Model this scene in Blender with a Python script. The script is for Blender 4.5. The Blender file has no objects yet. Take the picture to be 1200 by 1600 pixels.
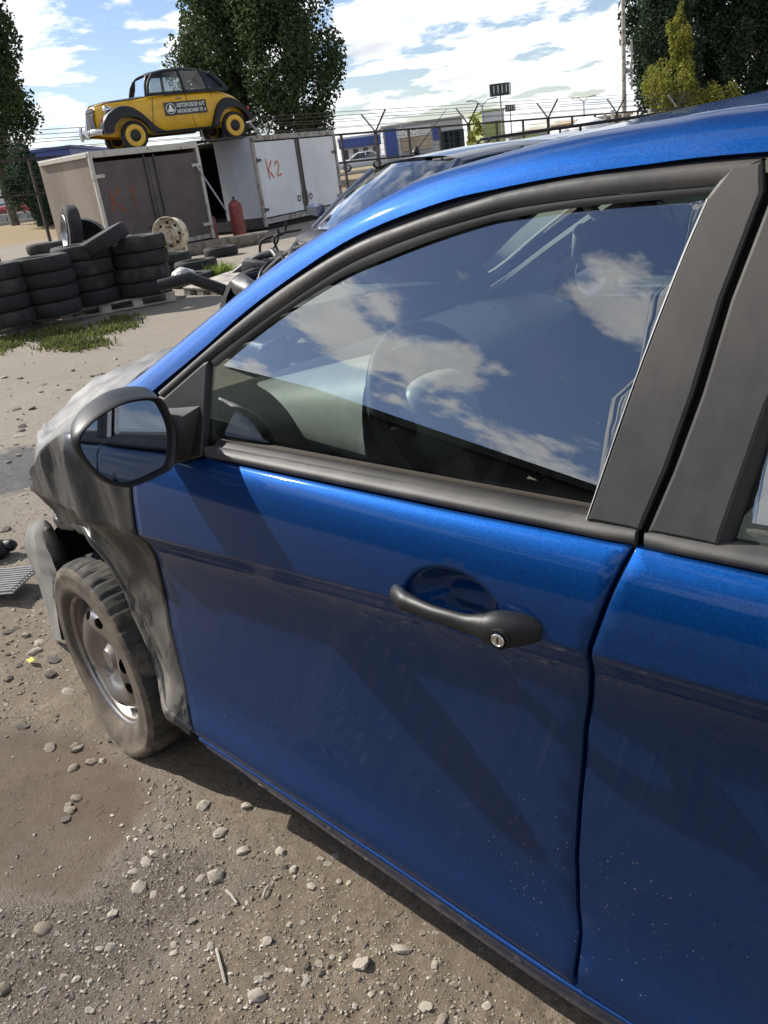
import bpy, bmesh, math, random
import numpy as np
from mathutils import Vector, Matrix, noise
from mathutils.geometry import delaunay_2d_cdt
random.seed(11)
RNG = np.random.default_rng(11)
scene = bpy.context.scene
COL = scene.collection
R_ = math.radians

# ------------------------------------------------------------------ camera, sky, sun, exposure
CAM = np.array([2.02, -0.808, 1.44])
YAW, PITCH, ROLL, FOC = 0.777, 0.3982, -0.1343, 1308.0
FW = np.array([-math.sin(YAW)*math.cos(PITCH), math.cos(YAW)*math.cos(PITCH), -math.sin(PITCH)])
_rt = np.array([math.cos(YAW), math.sin(YAW), 0.0]); _up = np.cross(_rt, FW)
RT = _rt*math.cos(ROLL)+_up*math.sin(ROLL); UP = -_rt*math.sin(ROLL)+_up*math.cos(ROLL)
cam_data = bpy.data.cameras.new('camera'); cam = bpy.data.objects.new('camera', cam_data); COL.objects.link(cam)
cam.matrix_world = Matrix(((RT[0], UP[0], -FW[0], CAM[0]), (RT[1], UP[1], -FW[1], CAM[1]), (RT[2], UP[2], -FW[2], CAM[2]), (0, 0, 0, 1)))
cam_data.sensor_fit = 'VERTICAL'; cam_data.sensor_height = 32.0; cam_data.lens = FOC/1600*32.0
cam_data.clip_start = 0.05; cam_data.clip_end = 3000
scene.camera = cam

SUN = Vector((-0.74, -0.185, 0.62)).normalized()        # direction towards the sun
sun_el = math.asin(SUN.z); sun_az = math.atan2(SUN.x, SUN.y)
world = bpy.data.worlds.new('World'); scene.world = world; world.use_nodes = True
wt = world.node_tree; wt.nodes.clear()
def wn(t, **k):
    n = wt.nodes.new(t)
    for a, b in k.items(): setattr(n, a, b)
    return n
def wl(a, b): wt.links.new(a, b)
wo = wn('ShaderNodeOutputWorld'); wb = wn('ShaderNodeBackground'); wb.inputs['Strength'].default_value = 0.085
sky = wn('ShaderNodeTexSky'); sky.sky_type = 'NISHITA'; sky.sun_disc = False
sky.sun_elevation = sun_el; sky.sun_rotation = sun_az; sky.air_density = 1.0; sky.dust_density = 0.3; sky.ozone_density = 1.2
tc = wn('ShaderNodeTexCoord'); sep = wn('ShaderNodeSeparateXYZ'); wl(tc.outputs['Generated'], sep.inputs[0])
def wmath(op, a, b=None, c=None, clamp=False):
    n = wn('ShaderNodeMath', operation=op, use_clamp=clamp)
    for i, v in enumerate((a, b, c)):
        if v is None: continue
        if isinstance(v, (int, float)): n.inputs[i].default_value = v
        else: wl(v, n.inputs[i])
    return n.outputs[0]
zz = wmath('ADD', wmath('MAXIMUM', sep.outputs[2], 0.0), 0.16)
cmb = wn('ShaderNodeCombineXYZ'); wl(wmath('DIVIDE', sep.outputs[0], zz), cmb.inputs[0]); wl(wmath('DIVIDE', sep.outputs[1], zz), cmb.inputs[1]); wl(wmath('MULTIPLY', sep.outputs[2], 1.5), cmb.inputs[2])
def wnoise(vec, scale, detail, rough, off=(0, 0, 0), dist=0.0):
    mp = wn('ShaderNodeMapping'); mp.inputs['Location'].default_value = off; wl(vec, mp.inputs[0])
    n = wn('ShaderNodeTexNoise'); n.inputs['Scale'].default_value = scale; n.inputs['Detail'].default_value = detail
    n.inputs['Roughness'].default_value = rough; n.inputs['Distortion'].default_value = dist; wl(mp.outputs[0], n.inputs['Vector']); return n.outputs[0]
CLOUD_OFF = (5.7, 2.1, 3.4)
n1 = wnoise(cmb.outputs[0], 2.0, 12.0, 0.58, CLOUD_OFF, 0.15)
n2 = wnoise(cmb.outputs[0], 2.0, 12.0, 0.58, (CLOUD_OFF[0]+0.05, CLOUD_OFF[1]+0.02, CLOUD_OFF[2]-0.12), 0.15)
n3 = wnoise(cmb.outputs[0], 0.33, 2.0, 0.5, (7.3, 2.2, 0.0))
lowc = wmath('POWER', wmath('SUBTRACT', 1.0, wmath('MAXIMUM', sep.outputs[2], 0.0), None, True), 6.0)
cov = wmath('ADD', wmath('ADD', n1, wmath('MULTIPLY', wmath('SUBTRACT', n3, 0.5), 0.30)), wmath('MULTIPLY', lowc, 0.085))
mr = wn('ShaderNodeMapRange', interpolation_type='SMOOTHSTEP'); wl(cov, mr.inputs[0])
mr.inputs[1].default_value = 0.482; mr.inputs[2].default_value = 0.552
thick = wn('ShaderNodeMapRange'); wl(n2, thick.inputs[0]); thick.inputs[1].default_value = 0.50; thick.inputs[2].default_value = 0.74
cr = wn('ShaderNodeMix', data_type='RGBA'); wl(thick.outputs[0], cr.inputs[0])
cr.inputs[6].default_value = (11.0, 11.2, 11.3, 1); cr.inputs[7].default_value = (6.4, 6.7, 7.2, 1)
wbal = wn('ShaderNodeMix', data_type='RGBA', blend_type='MULTIPLY'); wbal.inputs[0].default_value = 1.0; wl(sky.outputs[0], wbal.inputs[6]); wbal.inputs[7].default_value = (.94, .96, 1.10, 1)
skm = wn('ShaderNodeMix', data_type='RGBA'); wl(wmath('MULTIPLY', mr.outputs[0], 0.94), skm.inputs[0]); wl(wbal.outputs[2], skm.inputs[6]); wl(cr.outputs[2], skm.inputs[7])
wl(skm.outputs[2], wb.inputs['Color']); wl(wb.outputs[0], wo.inputs['Surface'])

sun_data = bpy.data.lights.new('sun', 'SUN'); sun_data.energy = 5.0; sun_data.angle = R_(0.53); sun_data.color = (1.0, 0.95, 0.87)
sun_ob = bpy.data.objects.new('sun', sun_data); COL.objects.link(sun_ob); sun_ob.location = (-20, -6, 30)
sun_ob.rotation_euler = SUN.to_track_quat('Z', 'Y').to_euler()
vs = scene.view_settings; vs.view_transform = 'Standard'; vs.look = 'None'; vs.exposure = 0.5; vs.gamma = 1.0; vs.use_curve_mapping = False

# ------------------------------------------------------------------ small geometry helpers
def ray(u, v):
    d = FW*FOC+RT*(u-600)-UP*(v-800); return d/np.linalg.norm(d)
def at(u, v, dep):
    d = ray(u, v); return CAM+d*dep/(d@FW)
def ground_at(u, v, z=0.0):
    d = ray(u, v); return CAM+d*((z-CAM[2])/d[2])
def sstep(a, b, x):
    t = np.clip((np.asarray(x, float)-a)/(b-a), 0, 1); return t*t*(3-2*t)
def pchip(xs, ys):
    xs = np.array(xs, float); ys = np.array(ys, float); h = np.diff(xs); dl = np.diff(ys)/h
    d = np.zeros_like(ys); d[0] = dl[0]; d[-1] = dl[-1]
    for i in range(1, len(xs)-1):
        if dl[i-1]*dl[i] > 0:
            w1 = 2*h[i]+h[i-1]; w2 = h[i]+2*h[i-1]; d[i] = (w1+w2)/(w1/dl[i-1]+w2/dl[i])
    def f(x):
        x = np.clip(np.asarray(x, float), xs[0], xs[-1]); i = np.clip(np.searchsorted(xs, x, 'right')-1, 0, len(h)-1)
        t = (x-xs[i])/h[i]
        return ((1+2*t)*(1-t)**2)*ys[i]+(t*(1-t)**2)*h[i]*d[i]+(t*t*(3-2*t))*ys[i+1]+(t*t*(t-1))*h[i]*d[i+1]
    return f
def crom(pts, n=8, closed=False):
    P = [np.array(p, float) for p in pts]; out = []; N = len(P)
    for i in range(N if closed else N-1):
        p1 = P[i]; p2 = P[(i+1) % N]
        p0 = P[(i-1) % N] if (closed or i > 0) else 2*p1-p2
        p3 = P[(i+2) % N] if (closed or i+2 < N) else 2*p2-p1
        for k in range(n):
            t = k/n; out.append(0.5*((2*p1)+(-p0+p2)*t+(2*p0-5*p1+4*p2-p3)*t*t+(-p0+3*p1-3*p2+p3)*t**3))
    if not closed: out.append(P[-1])
    return out
def resample(pts, n):
    P = np.array(pts, float); s = np.r_[0, np.cumsum(np.linalg.norm(np.diff(P, axis=0), axis=1))]
    t = np.linspace(0, s[-1], n); return np.stack([np.interp(t, s, P[:, k]) for k in range(P.shape[1])], 1)
def nz(x, y, z, s=1.0):
    return noise.noise(Vector((x*s, y*s, z*s)))
def frame_of(t, ref=(0, 0, 1)):
    t = Vector(t).normalized(); r = Vector(ref)
    if abs(t.dot(r)) > 0.95: r = Vector((1, 0, 0))
    a = t.cross(r).normalized(); b = a.cross(t).normalized(); return a, b

class MB:
    def __init__(s): s.v = []; s.f = []
    def add(s, verts, faces, M=None):
        o = len(s.v)
        if M is not None: verts = [M @ Vector(p) for p in verts]
        s.v += [tuple(float(c) for c in p) for p in verts]; s.f += [tuple(i+o for i in f) for f in faces]; return s
    def box(s, c, size, M=None, taper=1.0, bev=0.0):
        x, y, z = [a/2 for a in size]
        if bev <= 0:
            vs_ = [(sx*x*(taper if sz > 0 else 1), sy*y*(taper if sz > 0 else 1), sz*z) for sz in (-1, 1) for sy in (-1, 1) for sx in (-1, 1)]
            fs = [(0, 2, 3, 1), (4, 5, 7, 6), (0, 1, 5, 4), (2, 6, 7, 3), (0, 4, 6, 2), (1, 3, 7, 5)]
        else:
            b = min(bev, x*.9, y*.9, z*.9); rings = []
            for zz_, k in ((-z, b), (-z+b, 0), (z-b, 0), (z, b)):
                X = x-k; Y = y-k
                rings.append([(X, Y-b*(k == 0), zz_), (X-b*(k == 0), Y, zz_), (-X+b*(k == 0), Y, zz_), (-X, Y-b*(k == 0), zz_),
                              (-X, -Y+b*(k == 0), zz_), (-X+b*(k == 0), -Y, zz_), (X-b*(k == 0), -Y, zz_), (X, -Y+b*(k == 0), zz_)])
            vs_ = [p for r in rings for p in r]; fs = []
            for i in range(3):
                for j in range(8): a = i*8+j; c2 = i*8+(j+1) % 8; fs.append((a, c2, c2+8, a+8))
            fs += [tuple(range(7, -1, -1)), tuple(range(24, 32))]
        vs_ = [(p[0]+c[0], p[1]+c[1], p[2]+c[2]) for p in vs_] if M is None or True else vs_
        return s.add(vs_, fs, M)
    def loft(s, rings, closed=True, cap0=False, cap1=False, M=None):
        n = len(rings[0]); vs_ = [p for r in rings for p in r]; fs = []
        for i in range(len(rings)-1):
            for j in range(n if closed else n-1):
                a = i*n+j; b = i*n+(j+1) % n; fs.append((a, b, b+n, a+n))
        if cap0: fs.append(tuple(range(n-1, -1, -1)))
        if cap1: fs.append(tuple(range((len(rings)-1)*n, len(rings)*n)))
        return s.add(vs_, fs, M)
    def tube(s, pts, r, seg=8, cap=True, M=None, flat=1.0):
        pts = [Vector([float(c) for c in p]) for p in pts]; n = len(pts); rings = []
        for i, p in enumerate(pts):
            t = pts[min(i+1, n-1)]-pts[max(i-1, 0)]; a, b = frame_of(t)
            rr = r[i] if isinstance(r, (list, tuple, np.ndarray)) else r
            rings.append([p+a*(rr*math.cos(2*math.pi*k/seg))+b*(rr*flat*math.sin(2*math.pi*k/seg)) for k in range(seg)])
        return s.loft(rings, True, cap, cap, M)
    def lathe(s, prof, seg=24, M=None, cap=False):       # prof: (radius, height along Z)
        rings = [[(r*math.cos(2*math.pi*k/seg), r*math.sin(2*math.pi*k/seg), h) for k in range(seg)] for r, h in prof]
        return s.loft(rings, True, cap, cap, M)
    def prism(s, poly, y0, y1, M=None):                    # poly in (x, z), thickness along y
        n = len(poly); vs_ = [(a, y0, b) for a, b in poly]+[(a, y1, b) for a, b in poly]
        fs = [tuple(range(n)), tuple(range(2*n-1, n-1, -1))]+[(j, (j+1) % n, (j+1) % n+n, j+n) for j in range(n)]
        return s.add(vs_, fs, M)
    def build(s, name, mat, parent=None, smooth=None, recalc=False):
        me = bpy.data.meshes.new(name); me.from_pydata(s.v, [], s.f); me.update()
        if recalc:
            bm = bmesh.new(); bm.from_mesh(me); bmesh.ops.recalc_face_normals(bm, faces=bm.faces[:]); bm.to_mesh(me); bm.free()
        if smooth is not None:
            me.shade_smooth()
            if smooth < 179: me.set_sharp_from_angle(angle=R_(smooth))
        o = bpy.data.objects.new(name, me); COL.objects.link(o)
        if parent is not None: o.parent = parent
        if mat is not None: me.materials.append(MAT[mat] if isinstance(mat, str) else mat)
        return o
def tag(o, label, cat, group=None):
    o['label'] = label; o['category'] = cat
    if group: o['group'] = group
    return o
def struct(o): o['kind'] = 'structure'; return o
def stuff(o, label=None, cat=None):
    o['kind'] = 'stuff'
    if label: o['label'] = label
    if cat: o['category'] = cat
    return o
def thing(name, label, cat, loc=(0, 0, 0), rot=(0, 0, 0), group=None, M=None):
    o = bpy.data.objects.new(name, None); COL.objects.link(o); o.empty_display_size = 0.2
    o.location = loc; o.rotation_euler = rot
    if M is not None: o.matrix_world = M
    return tag(o, label, cat, group)
def copy_tree(o, parent=None):
    c = o.copy(); COL.objects.link(c)
    if parent is not None: c.parent = parent
    for ch in [x for x in bpy.data.objects if x.parent == o]: copy_tree(ch, c)
    return c
def tf(loc=(0, 0, 0), rot=(0, 0, 0), sc=(1, 1, 1)):
    from mathutils import Euler
    return Matrix.Translation(loc) @ Euler(rot).to_matrix().to_4x4() @ Matrix.Diagonal((*sc, 1))
def basis(o, x, y, z):
    return Matrix(((x[0], y[0], z[0], o[0]), (x[1], y[1], z[1], o[1]), (x[2], y[2], z[2], o[2]), (0, 0, 0, 1)))

# ------------------------------------------------------------------ materials
MAT = {}
class NT:
    def __init__(s, name):
        s.m = bpy.data.materials.new(name); s.m.use_nodes = True; s.t = s.m.node_tree; s.b = s.t.nodes['Principled BSDF']; s.out = s.t.nodes['Material Output']
        MAT[name] = s.m; s._tc = None
    def n(s, t, **k):
        x = s.t.nodes.new(t)
        for a, b in k.items(): setattr(x, a, b)
        return x
    def l(s, a, b): s.t.links.new(a, b)
    def co(s, which='Object'):
        if s._tc is None: s._tc = s.n('ShaderNodeTexCoord')
        return s._tc.outputs[which]
    def noise(s, scale, detail=4, rough=.55, vec=None, sc=None, off=None):
        x = s.n('ShaderNodeTexNoise'); x.inputs['Scale'].default_value = scale; x.inputs['Detail'].default_value = detail; x.inputs['Roughness'].default_value = rough
        v = vec or s.co()
        if sc or off:
            mp = s.n('ShaderNodeMapping')
            if sc: mp.inputs['Scale'].default_value = sc
            if off: mp.inputs['Location'].default_value = off
            s.l(v, mp.inputs[0]); v = mp.outputs[0]
        s.l(v, x.inputs['Vector']); return x.outputs[0]
    def vor(s, scale, feature='F1', out='Distance', vec=None):
        x = s.n('ShaderNodeTexVoronoi', feature=feature); x.inputs['Scale'].default_value = scale; s.l(vec or s.co(), x.inputs['Vector']); return x.outputs[out]
    def rng(s, v, a, b, c=0., d=1., smooth=True):
        x = s.n('ShaderNodeMapRange', interpolation_type='SMOOTHSTEP' if smooth else 'LINEAR'); s.l(v, x.inputs[0])
        for i, q in enumerate((a, b, c, d)): x.inputs[i+1].default_value = q
        return x.outputs[0]
    def math(s, op, a, b=None, clamp=False):
        x = s.n('ShaderNodeMath', operation=op, use_clamp=clamp)
        for i, v in enumerate((a, b)):
            if v is None: continue
            if isinstance(v, (int, float)): x.inputs[i].default_value = v
            else: s.l(v, x.inputs[i])
        return x.outputs[0]
    def mix(s, fac, a, b):
        x = s.n('ShaderNodeMix', data_type='RGBA')
        if isinstance(fac, (int, float)): x.inputs[0].default_value = fac
        else: s.l(fac, x.inputs[0])
        for i, c in ((6, a), (7, b)):
            if isinstance(c, tuple): x.inputs[i].default_value = (*c[:3], 1)
            else: s.l(c, x.inputs[i])
        return x.outputs[2]
    def set(s, **k):
        for a, v in k.items():
            nm = {'color': 'Base Color', 'rough': 'Roughness', 'metal': 'Metallic', 'coat': 'Coat Weight', 'coatr': 'Coat Roughness', 'spec': 'Specular IOR Level', 'ior': 'IOR', 'emit': 'Emission Color', 'emits': 'Emission Strength', 'alpha': 'Alpha', 'trans': 'Transmission Weight', 'sheen': 'Sheen Weight'}[a]
            i = s.b.inputs[nm]
            if isinstance(v, tuple): i.default_value = (*v[:3], 1)
            elif isinstance(v, (int, float)): i.default_value = v
            else: s.l(v, i)
        return s
    def bump(s, h, strength=.3, dist=.01):
        x = s.n('ShaderNodeBump'); x.inputs['Strength'].default_value = strength; x.inputs['Distance'].default_value = dist
        s.l(h, x.inputs['Height']); s.l(x.outputs[0], s.b.inputs['Normal']); return s
    def sepz(s, i=2, which='Object'):
        x = s.n('ShaderNodeSeparateXYZ'); s.l(s.co(which), x.inputs[0]); return x.outputs[i]

def simple(name, col, rough=.6, metal=0., var=.25, scale=6., bump=0., bscale=40., bdist=.004, **k):
    m = NT(name); d = tuple(c*(1-var) for c in col); b = tuple(min(1, c*(1+var)) for c in col)
    f = m.rng(m.noise(scale, 5, .6), .3, .7)
    m.set(color=m.mix(f, d, b), rough=rough, metal=metal, **k)
    if bump: m.bump(m.noise(bscale, 5, .6), bump, bdist)
    return m
simple('rubber', (.012, .012, .013), .72, var=.5, scale=9, bump=.3, bscale=60)
m = NT('rubber_pile'); oi = m.n('ShaderNodeObjectInfo'); f = m.rng(m.noise(7, 5, .6), .35, .75); d_ = m.math('MULTIPLY', f, m.math('ADD', m.math('MULTIPLY', oi.outputs['Random'], .8), .1))
m.set(color=m.mix(d_, (.010, .010, .011), (.060, .055, .048)), rough=.78); m.bump(m.noise(60, 5, .6), .3, .004)
simple('black_plastic', (.011, .011, .012), .46, var=.25, scale=14, bump=.08, bscale=300, bdist=.001, spec=.35)
simple('seal_rubber', (.010, .010, .011), .55, var=.2)
simple('dark_void', (.008, .008, .009), .9, var=.2)
simple('steel', (.42, .42, .43), .38, 1., var=.25, scale=20)
simple('chrome', (.62, .62, .62), .22, 1., var=.15, scale=10)
simple('dark_steel', (.07, .07, .075), .5, .6, var=.4, scale=18)
simple('cast_alloy', (.10, .10, .10), .5, .8, var=.4, scale=14, bump=.3)
simple('interior_grey', (.045, .045, .046), .55, var=.15, scale=30, bump=.1, bscale=220, bdist=.001)
simple('dash_grey', (.42, .42, .40), .42, var=.08, scale=20, bump=.1, bscale=220, bdist=.001)
simple('trim_light', (.34, .34, .32), .6, var=.1)
simple('seat_cloth', (.05, .05, .055), .9, var=.25, scale=60, bump=.2, bscale=300)
simple('white_paint', (.74, .74, .73), .4, var=.06)
simple('cloth_white', (.72, .72, .70), .8, var=.1, scale=4, bump=.5, bscale=6, bdist=.05)
simple('concrete', (.38, .36, .33), .85, var=.2, scale=3, bump=.3)
simple('bark', (.09, .07, .055), .9, var=.4, scale=5, bump=.6, bscale=20)
simple('wood_old', (.36, .33, .29), .85, var=.35, scale=7, bump=.4, bscale=60)
simple('wood_dark', (.16, .13, .10), .9, var=.4, scale=7, bump=.4, bscale=60)
simple('spray_faded', (.20, .065, .035), .75, var=.35, scale=20)
simple('red_cylinder', (.20, .035, .028), .5, var=.35, scale=12)
simple('fence_steel', (.05, .042, .038), .6, .3, var=.4, scale=9)
simple('galv', (.35, .36, .37), .5, .7, var=.2)
simple('facade_white', (.55, .57, .60), .7, var=.1, scale=.3)
simple('facade_grey', (.36, .37, .39), .7, var=.15, scale=.2)
simple('facade_blue', (.035, .07, .27), .5, var=.15, scale=.3)
simple('facade_green', (.30, .36, .14), .6, var=.1, scale=.3)
simple('facade_tan', (.36, .30, .22), .8, var=.2, scale=.3)
simple('window_dark', (.03, .04, .05), .12, var=.2)
simple('sign_dark', (.035, .04, .04), .5, var=.2)
simple('letter_white', (.78, .77, .72), .5, var=.05)
simple('bag_plastic', (.5, .5, .5), .35, var=.2, bump=.6, bscale=20, bdist=.02)
simple('yellow_leaf', (.62, .58, .08), .6)
simple('red_paint', (.40, .03, .025), .4, var=.2, coat=.5)
simple('spray_orange', (.50, .11, .03), .7, var=.25, scale=30)
simple('rust_wire', (.10, .085, .075), .7, .3)
simple('grey_plastic', (.30, .30, .30), .5, var=.15, scale=8)
simple('asphalt', (.06, .06, .062), .85, var=.2, scale=2)
simple('silver_car', (.40, .43, .46), .28, .7, var=.05, coat=.8)
simple('white_car', (.70, .70, .69), .3, var=.04, coat=.8)
simple('navy_car', (.035, .048, .085), .30, .3, var=.2, scale=3, coat=.8)
simple('black_car', (.010, .011, .014), .5, var=.3, scale=3, coat=.12, coatr=.2, spec=.3)
simple('pale_grille', (.27, .27, .26), .55, var=.2, scale=20)

# yellow old paint
m = NT('taxi_yellow'); f = m.rng(m.noise(3.0, 6, .65), .35, .7); f2 = m.rng(m.noise(14, 6, .7), .58, .75)
m.set(color=m.mix(f2, m.mix(f, (.74, .42, .010), (.58, .31, .012)), (.25, .12, .03)), rough=.45, coat=.3, coatr=.2)
# blue metallic paint with road dust and scuffs
m = NT('blue_paint'); g = m.vor(900, 'F1', 'Color')
fl = m.n('ShaderNodeSeparateColor'); m.l(g, fl.inputs[0])
base = m.mix(m.rng(fl.outputs[0], 0, 1, 0, 1, False), (.002, .031, .130), (.004, .058, .235))
z = m.sepz(2)
low = m.rng(z, .72, .12); dn = m.noise(7, 8, .68); d2 = m.noise(2.2, 4, .6, sc=(1, 1, .35))
film = m.math('MULTIPLY', m.rng(z, .82, .55, .03, 1.), m.rng(m.math('ADD', m.math('MULTIPLY', dn, .6), m.math('MULTIPLY', d2, .4)), .25, .75, .55, 1.))
film = m.math('MULTIPLY', film, .045)
sp = m.math('MULTIPLY', m.rng(m.vor(75), .11, .06), m.rng(m.noise(3.5, 3, .6, off=(3, 1, 2)), .54, .66))
sp = m.math('MULTIPLY', sp, m.rng(z, .70, .40, 0, .8))
smear = m.math('MULTIPLY', m.rng(m.noise(26, 7, .75, sc=(.35, 1, 1.5)), .60, .78), m.rng(m.noise(2.6, 2, .5, off=(5, 5, 5)), .45, .65))
smear = m.math('MULTIPLY', smear, .012)
dirt = m.math('MAXIMUM', m.math('MAXIMUM', film, sp), smear)
rr = m.math('ADD', m.math('MULTIPLY', dirt, .2), .57)
m.set(color=m.mix(dirt, base, (.30, .27, .23)), metal=m.math('SUBTRACT', 1.0, dirt, True), rough=rr, coat=m.math('SUBTRACT', .80, m.math('MULTIPLY', dirt, .7), True), coatr=.05); m.b.inputs['Coat IOR'].default_value = 1.36
cn = m.n('ShaderNodeBump'); cn.inputs['Strength'].default_value = .05; cn.inputs['Distance'].default_value = .004; m.l(m.noise(9, 2, .5), cn.inputs['Height']); m.l(cn.outputs[0], m.b.inputs['Coat Normal']); m.l(cn.outputs[0], m.b.inputs['Normal'])
# dull black film on door frames, dusty
m = NT('frame_black'); d = m.rng(m.noise(4, 9, .72, sc=(1, 1, .5)), .38, .72); d2 = m.rng(m.noise(40, 4, .6), .4, .8)
m.set(color=m.mix(d, (.017, .017, .019), (.055, .047, .040)), rough=m.math('ADD', m.math('MULTIPLY', d2, .15), .56), coat=.05, coatr=.4)
m = NT('moulding_grey'); d = m.rng(m.noise(9, 6, .6), .35, .70)
m.set(color=m.mix(d, (.040, .039, .037), (.085, .080, .073)), rough=.58)
# burnt/primed crumpled wing
m = NT('wing_primer'); a = m.rng(m.noise(7.5, 9, .72, sc=(1.6, 1, .6)), .46, .58); b = m.math('MAXIMUM', m.rng(m.noise(30, 8, .75), .54, .68), m.rng(m.noise(60, 3, .6, sc=(.12, 1, 1.4)), .66, .72))
st = m.math('MULTIPLY', a, m.rng(m.sepz(2), .66, .42, .02, .6))
m.set(color=m.mix(m.math('MULTIPLY', b, .14), m.mix(st, (.022, .023, .024), (.30, .27, .23)), (.10, .09, .08)), rough=m.math('ADD', m.math('MULTIPLY', st, .40), .27), metal=0., spec=.5)
m.bump(m.noise(18, 4, .6), .15, .01)
m = NT('hood_grey'); a = m.rng(m.noise(9, 6, .65), .4, .7)
m.set(color=m.mix(a, (.10, .098, .094), (.21, .20, .187)), rough=.5); m.bump(m.noise(30, 4, .6), .15, .006)
m = NT('bumper_grey'); a = m.rng(m.noise(7, 6, .65), .4, .7)
m.set(color=m.mix(a, (.15, .15, .145), (.30, .285, .26)), rough=.5)
# dusty tyre of the wreck
m = NT('dusty_tyre'); a = m.rng(m.noise(12, 6, .65), .3, .72)
m.set(color=m.mix(a, (.065, .053, .042), (.155, .122, .088)), rough=.85); m.bump(m.noise(80, 4, .6), .3, .003)
m = NT('tread_rubber'); a = m.rng(m.noise(14, 6, .65), .45, .75)
m.set(color=m.mix(a, (.022, .022, .021), (.12, .10, .075)), rough=.85)
m = NT('steel_rim'); a = m.rng(m.noise(16, 6, .7), .52, .72)
m.set(color=m.mix(a, (.34, .33, .32), (.20, .13, .075)), rough=m.math('ADD', m.math('MULTIPLY', a, .3), .32), metal=m.math('SUBTRACT', .9, m.math('MULTIPLY', a, .8), True))
m = NT('white_rim'); a = m.rng(m.noise(9, 6, .7), .5, .66)
m.set(color=m.mix(a, (.66, .58, .42), (.26, .13, .05)), rough=.6)
# boxes
m = NT('box_plywood'); a = m.rng(m.noise(1.6, 6, .6, sc=(1, 1, .25)), .35, .7); b = m.rng(m.noise(14, 6, .7), .62, .76)
m.set(color=m.mix(b, m.mix(a, (.215, .172, .135), (.30, .245, .195)), (.09, .065, .045)), rough=.8)
m = NT('box_brown'); a = m.rng(m.noise(1.8, 6, .65), .35, .7); b = m.rng(m.noise(9, 6, .7), .6, .75)
m.set(color=m.mix(b, m.mix(a, (.080, .064, .064), (.115, .090, .086)), (.14, .065, .04)), rough=.7)
m = NT('box_white'); a = m.rng(m.noise(5, 7, .72), .60, .72); b = m.rng(m.noise(.9, 4, .6), .35, .7)
lowz = m.rng(m.sepz(2), .75, .15)
a = m.math('MULTIPLY', a, m.math('ADD', m.math('MULTIPLY', lowz, .9), .12))
m.set(color=m.mix(a, m.mix(b, (.60, .61, .62), (.70, .70, .70)), (.20, .09, .035)), rough=.55)
m = NT('box_wall'); b = m.rng(m.noise(.7, 4, .6), .35, .7)
m.set(color=m.mix(b, (.42, .45, .52), (.60, .63, .68)), rough=.6)
m = NT('rust_edge'); a = m.rng(m.noise(7, 6, .7), .45, .65)
m.set(color=m.mix(a, (.36, .34, .31), (.13, .075, .045)), rough=.75)
m = NT('cream_edge'); a = m.rng(m.noise(9, 6, .7), .55, .7)
m.set(color=m.mix(a, (.52, .49, .42), (.17, .11, .07)), rough=.7)
# foliage
def leafmat(name, c1, c2, trans=.35):
    m = NT(name); f = m.rng(m.noise(.55, 3, .6), .35, .65); f2 = m.rng(m.noise(6, 2, .6), .3, .7)
    c = m.mix(f2, m.mix(f, c1, c2), tuple(x*1.35 for x in c2)); m.set(color=c, rough=.75, spec=.2)
    tr = m.n('ShaderNodeBsdfTranslucent'); m.l(c, tr.inputs[0]); mx = m.n('ShaderNodeMixShader'); mx.inputs[0].default_value = trans
    m.l(m.b.outputs[0], mx.inputs[1]); m.l(tr.outputs[0], mx.inputs[2]); m.l(mx.outputs[0], m.out.inputs[0])
leafmat('leaf_poplar', (.028, .044, .020), (.058, .082, .034), .30)
leafmat('leaf_dark', (.020, .036, .022), (.038, .062, .034), .22)
leafmat('leaf_yellow', (.12, .14, .025), (.20, .20, .04), .4)
leafmat('leaf_weed', (.09, .15, .025), (.16, .22, .04), .4)
leafmat('grass_blade', (.065, .085, .024), (.12, .13, .040), .35)
# glass: thin sheet, reflecting by Fresnel, tinted
def glassmat(name, tint, ior=1.55, boost=1.7, rough=.0, dusty=0.0):
    m = NT(name); t = m.t; tr = m.n('ShaderNodeBsdfTransparent'); tr.inputs[0].default_value = (*tint, 1)
    gl = m.n('ShaderNodeBsdfGlossy'); gl.inputs[0].default_value = (1, 1, 1, 1); gl.inputs['Roughness'].default_value = rough
    fr = m.n('ShaderNodeFresnel'); fr.inputs[0].default_value = ior
    fac = m.math('MULTIPLY', fr.outputs[0], boost, True)
    mx = m.n('ShaderNodeMixShader'); m.l(fac, mx.inputs[0]); m.l(tr.outputs[0], mx.inputs[1]); m.l(gl.outputs[0], mx.inputs[2]); last = mx.outputs[0]
    if dusty > 0:
        df = m.n('ShaderNodeBsdfDiffuse'); df.inputs[0].default_value = (.5, .47, .42, 1)
        spk = m.rng(m.vor(60), .07, .03); cl = m.rng(m.noise(4, 5, .6), .45, .7); sf = m.math('MULTIPLY', m.math('MULTIPLY', spk, m.rng(m.noise(6, 3, .6, off=(2, 2, 2)), .5, .6)), .35)
        fac2 = m.math('ADD', m.math('MULTIPLY', cl, dusty), sf, True)
        m2 = m.n('ShaderNodeMixShader'); m.l(fac2, m2.inputs[0]); m.l(last, m2.inputs[1]); m.l(df.outputs[0], m2.inputs[2]); last = m2.outputs[0]
    m.l(last, m.out.inputs[0])
glassmat('side_glass', (.52, .60, .57), 1.6, 4.2, dusty=.022)
glassmat('clear_glass', (.78, .84, .81), 1.5, 1.5, dusty=.06)
glassmat('sky_haze_glass', (.62, .68, .66), 1.55, 2.2, dusty=.30)  # pale diffuse haze paints the sky's reflection onto the hatchback's windscreen
glassmat('car_glass', (.20, .24, .25), 1.5, 1.8)
glassmat('old_glass', (.55, .58, .58), 1.5, 1.5)
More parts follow.
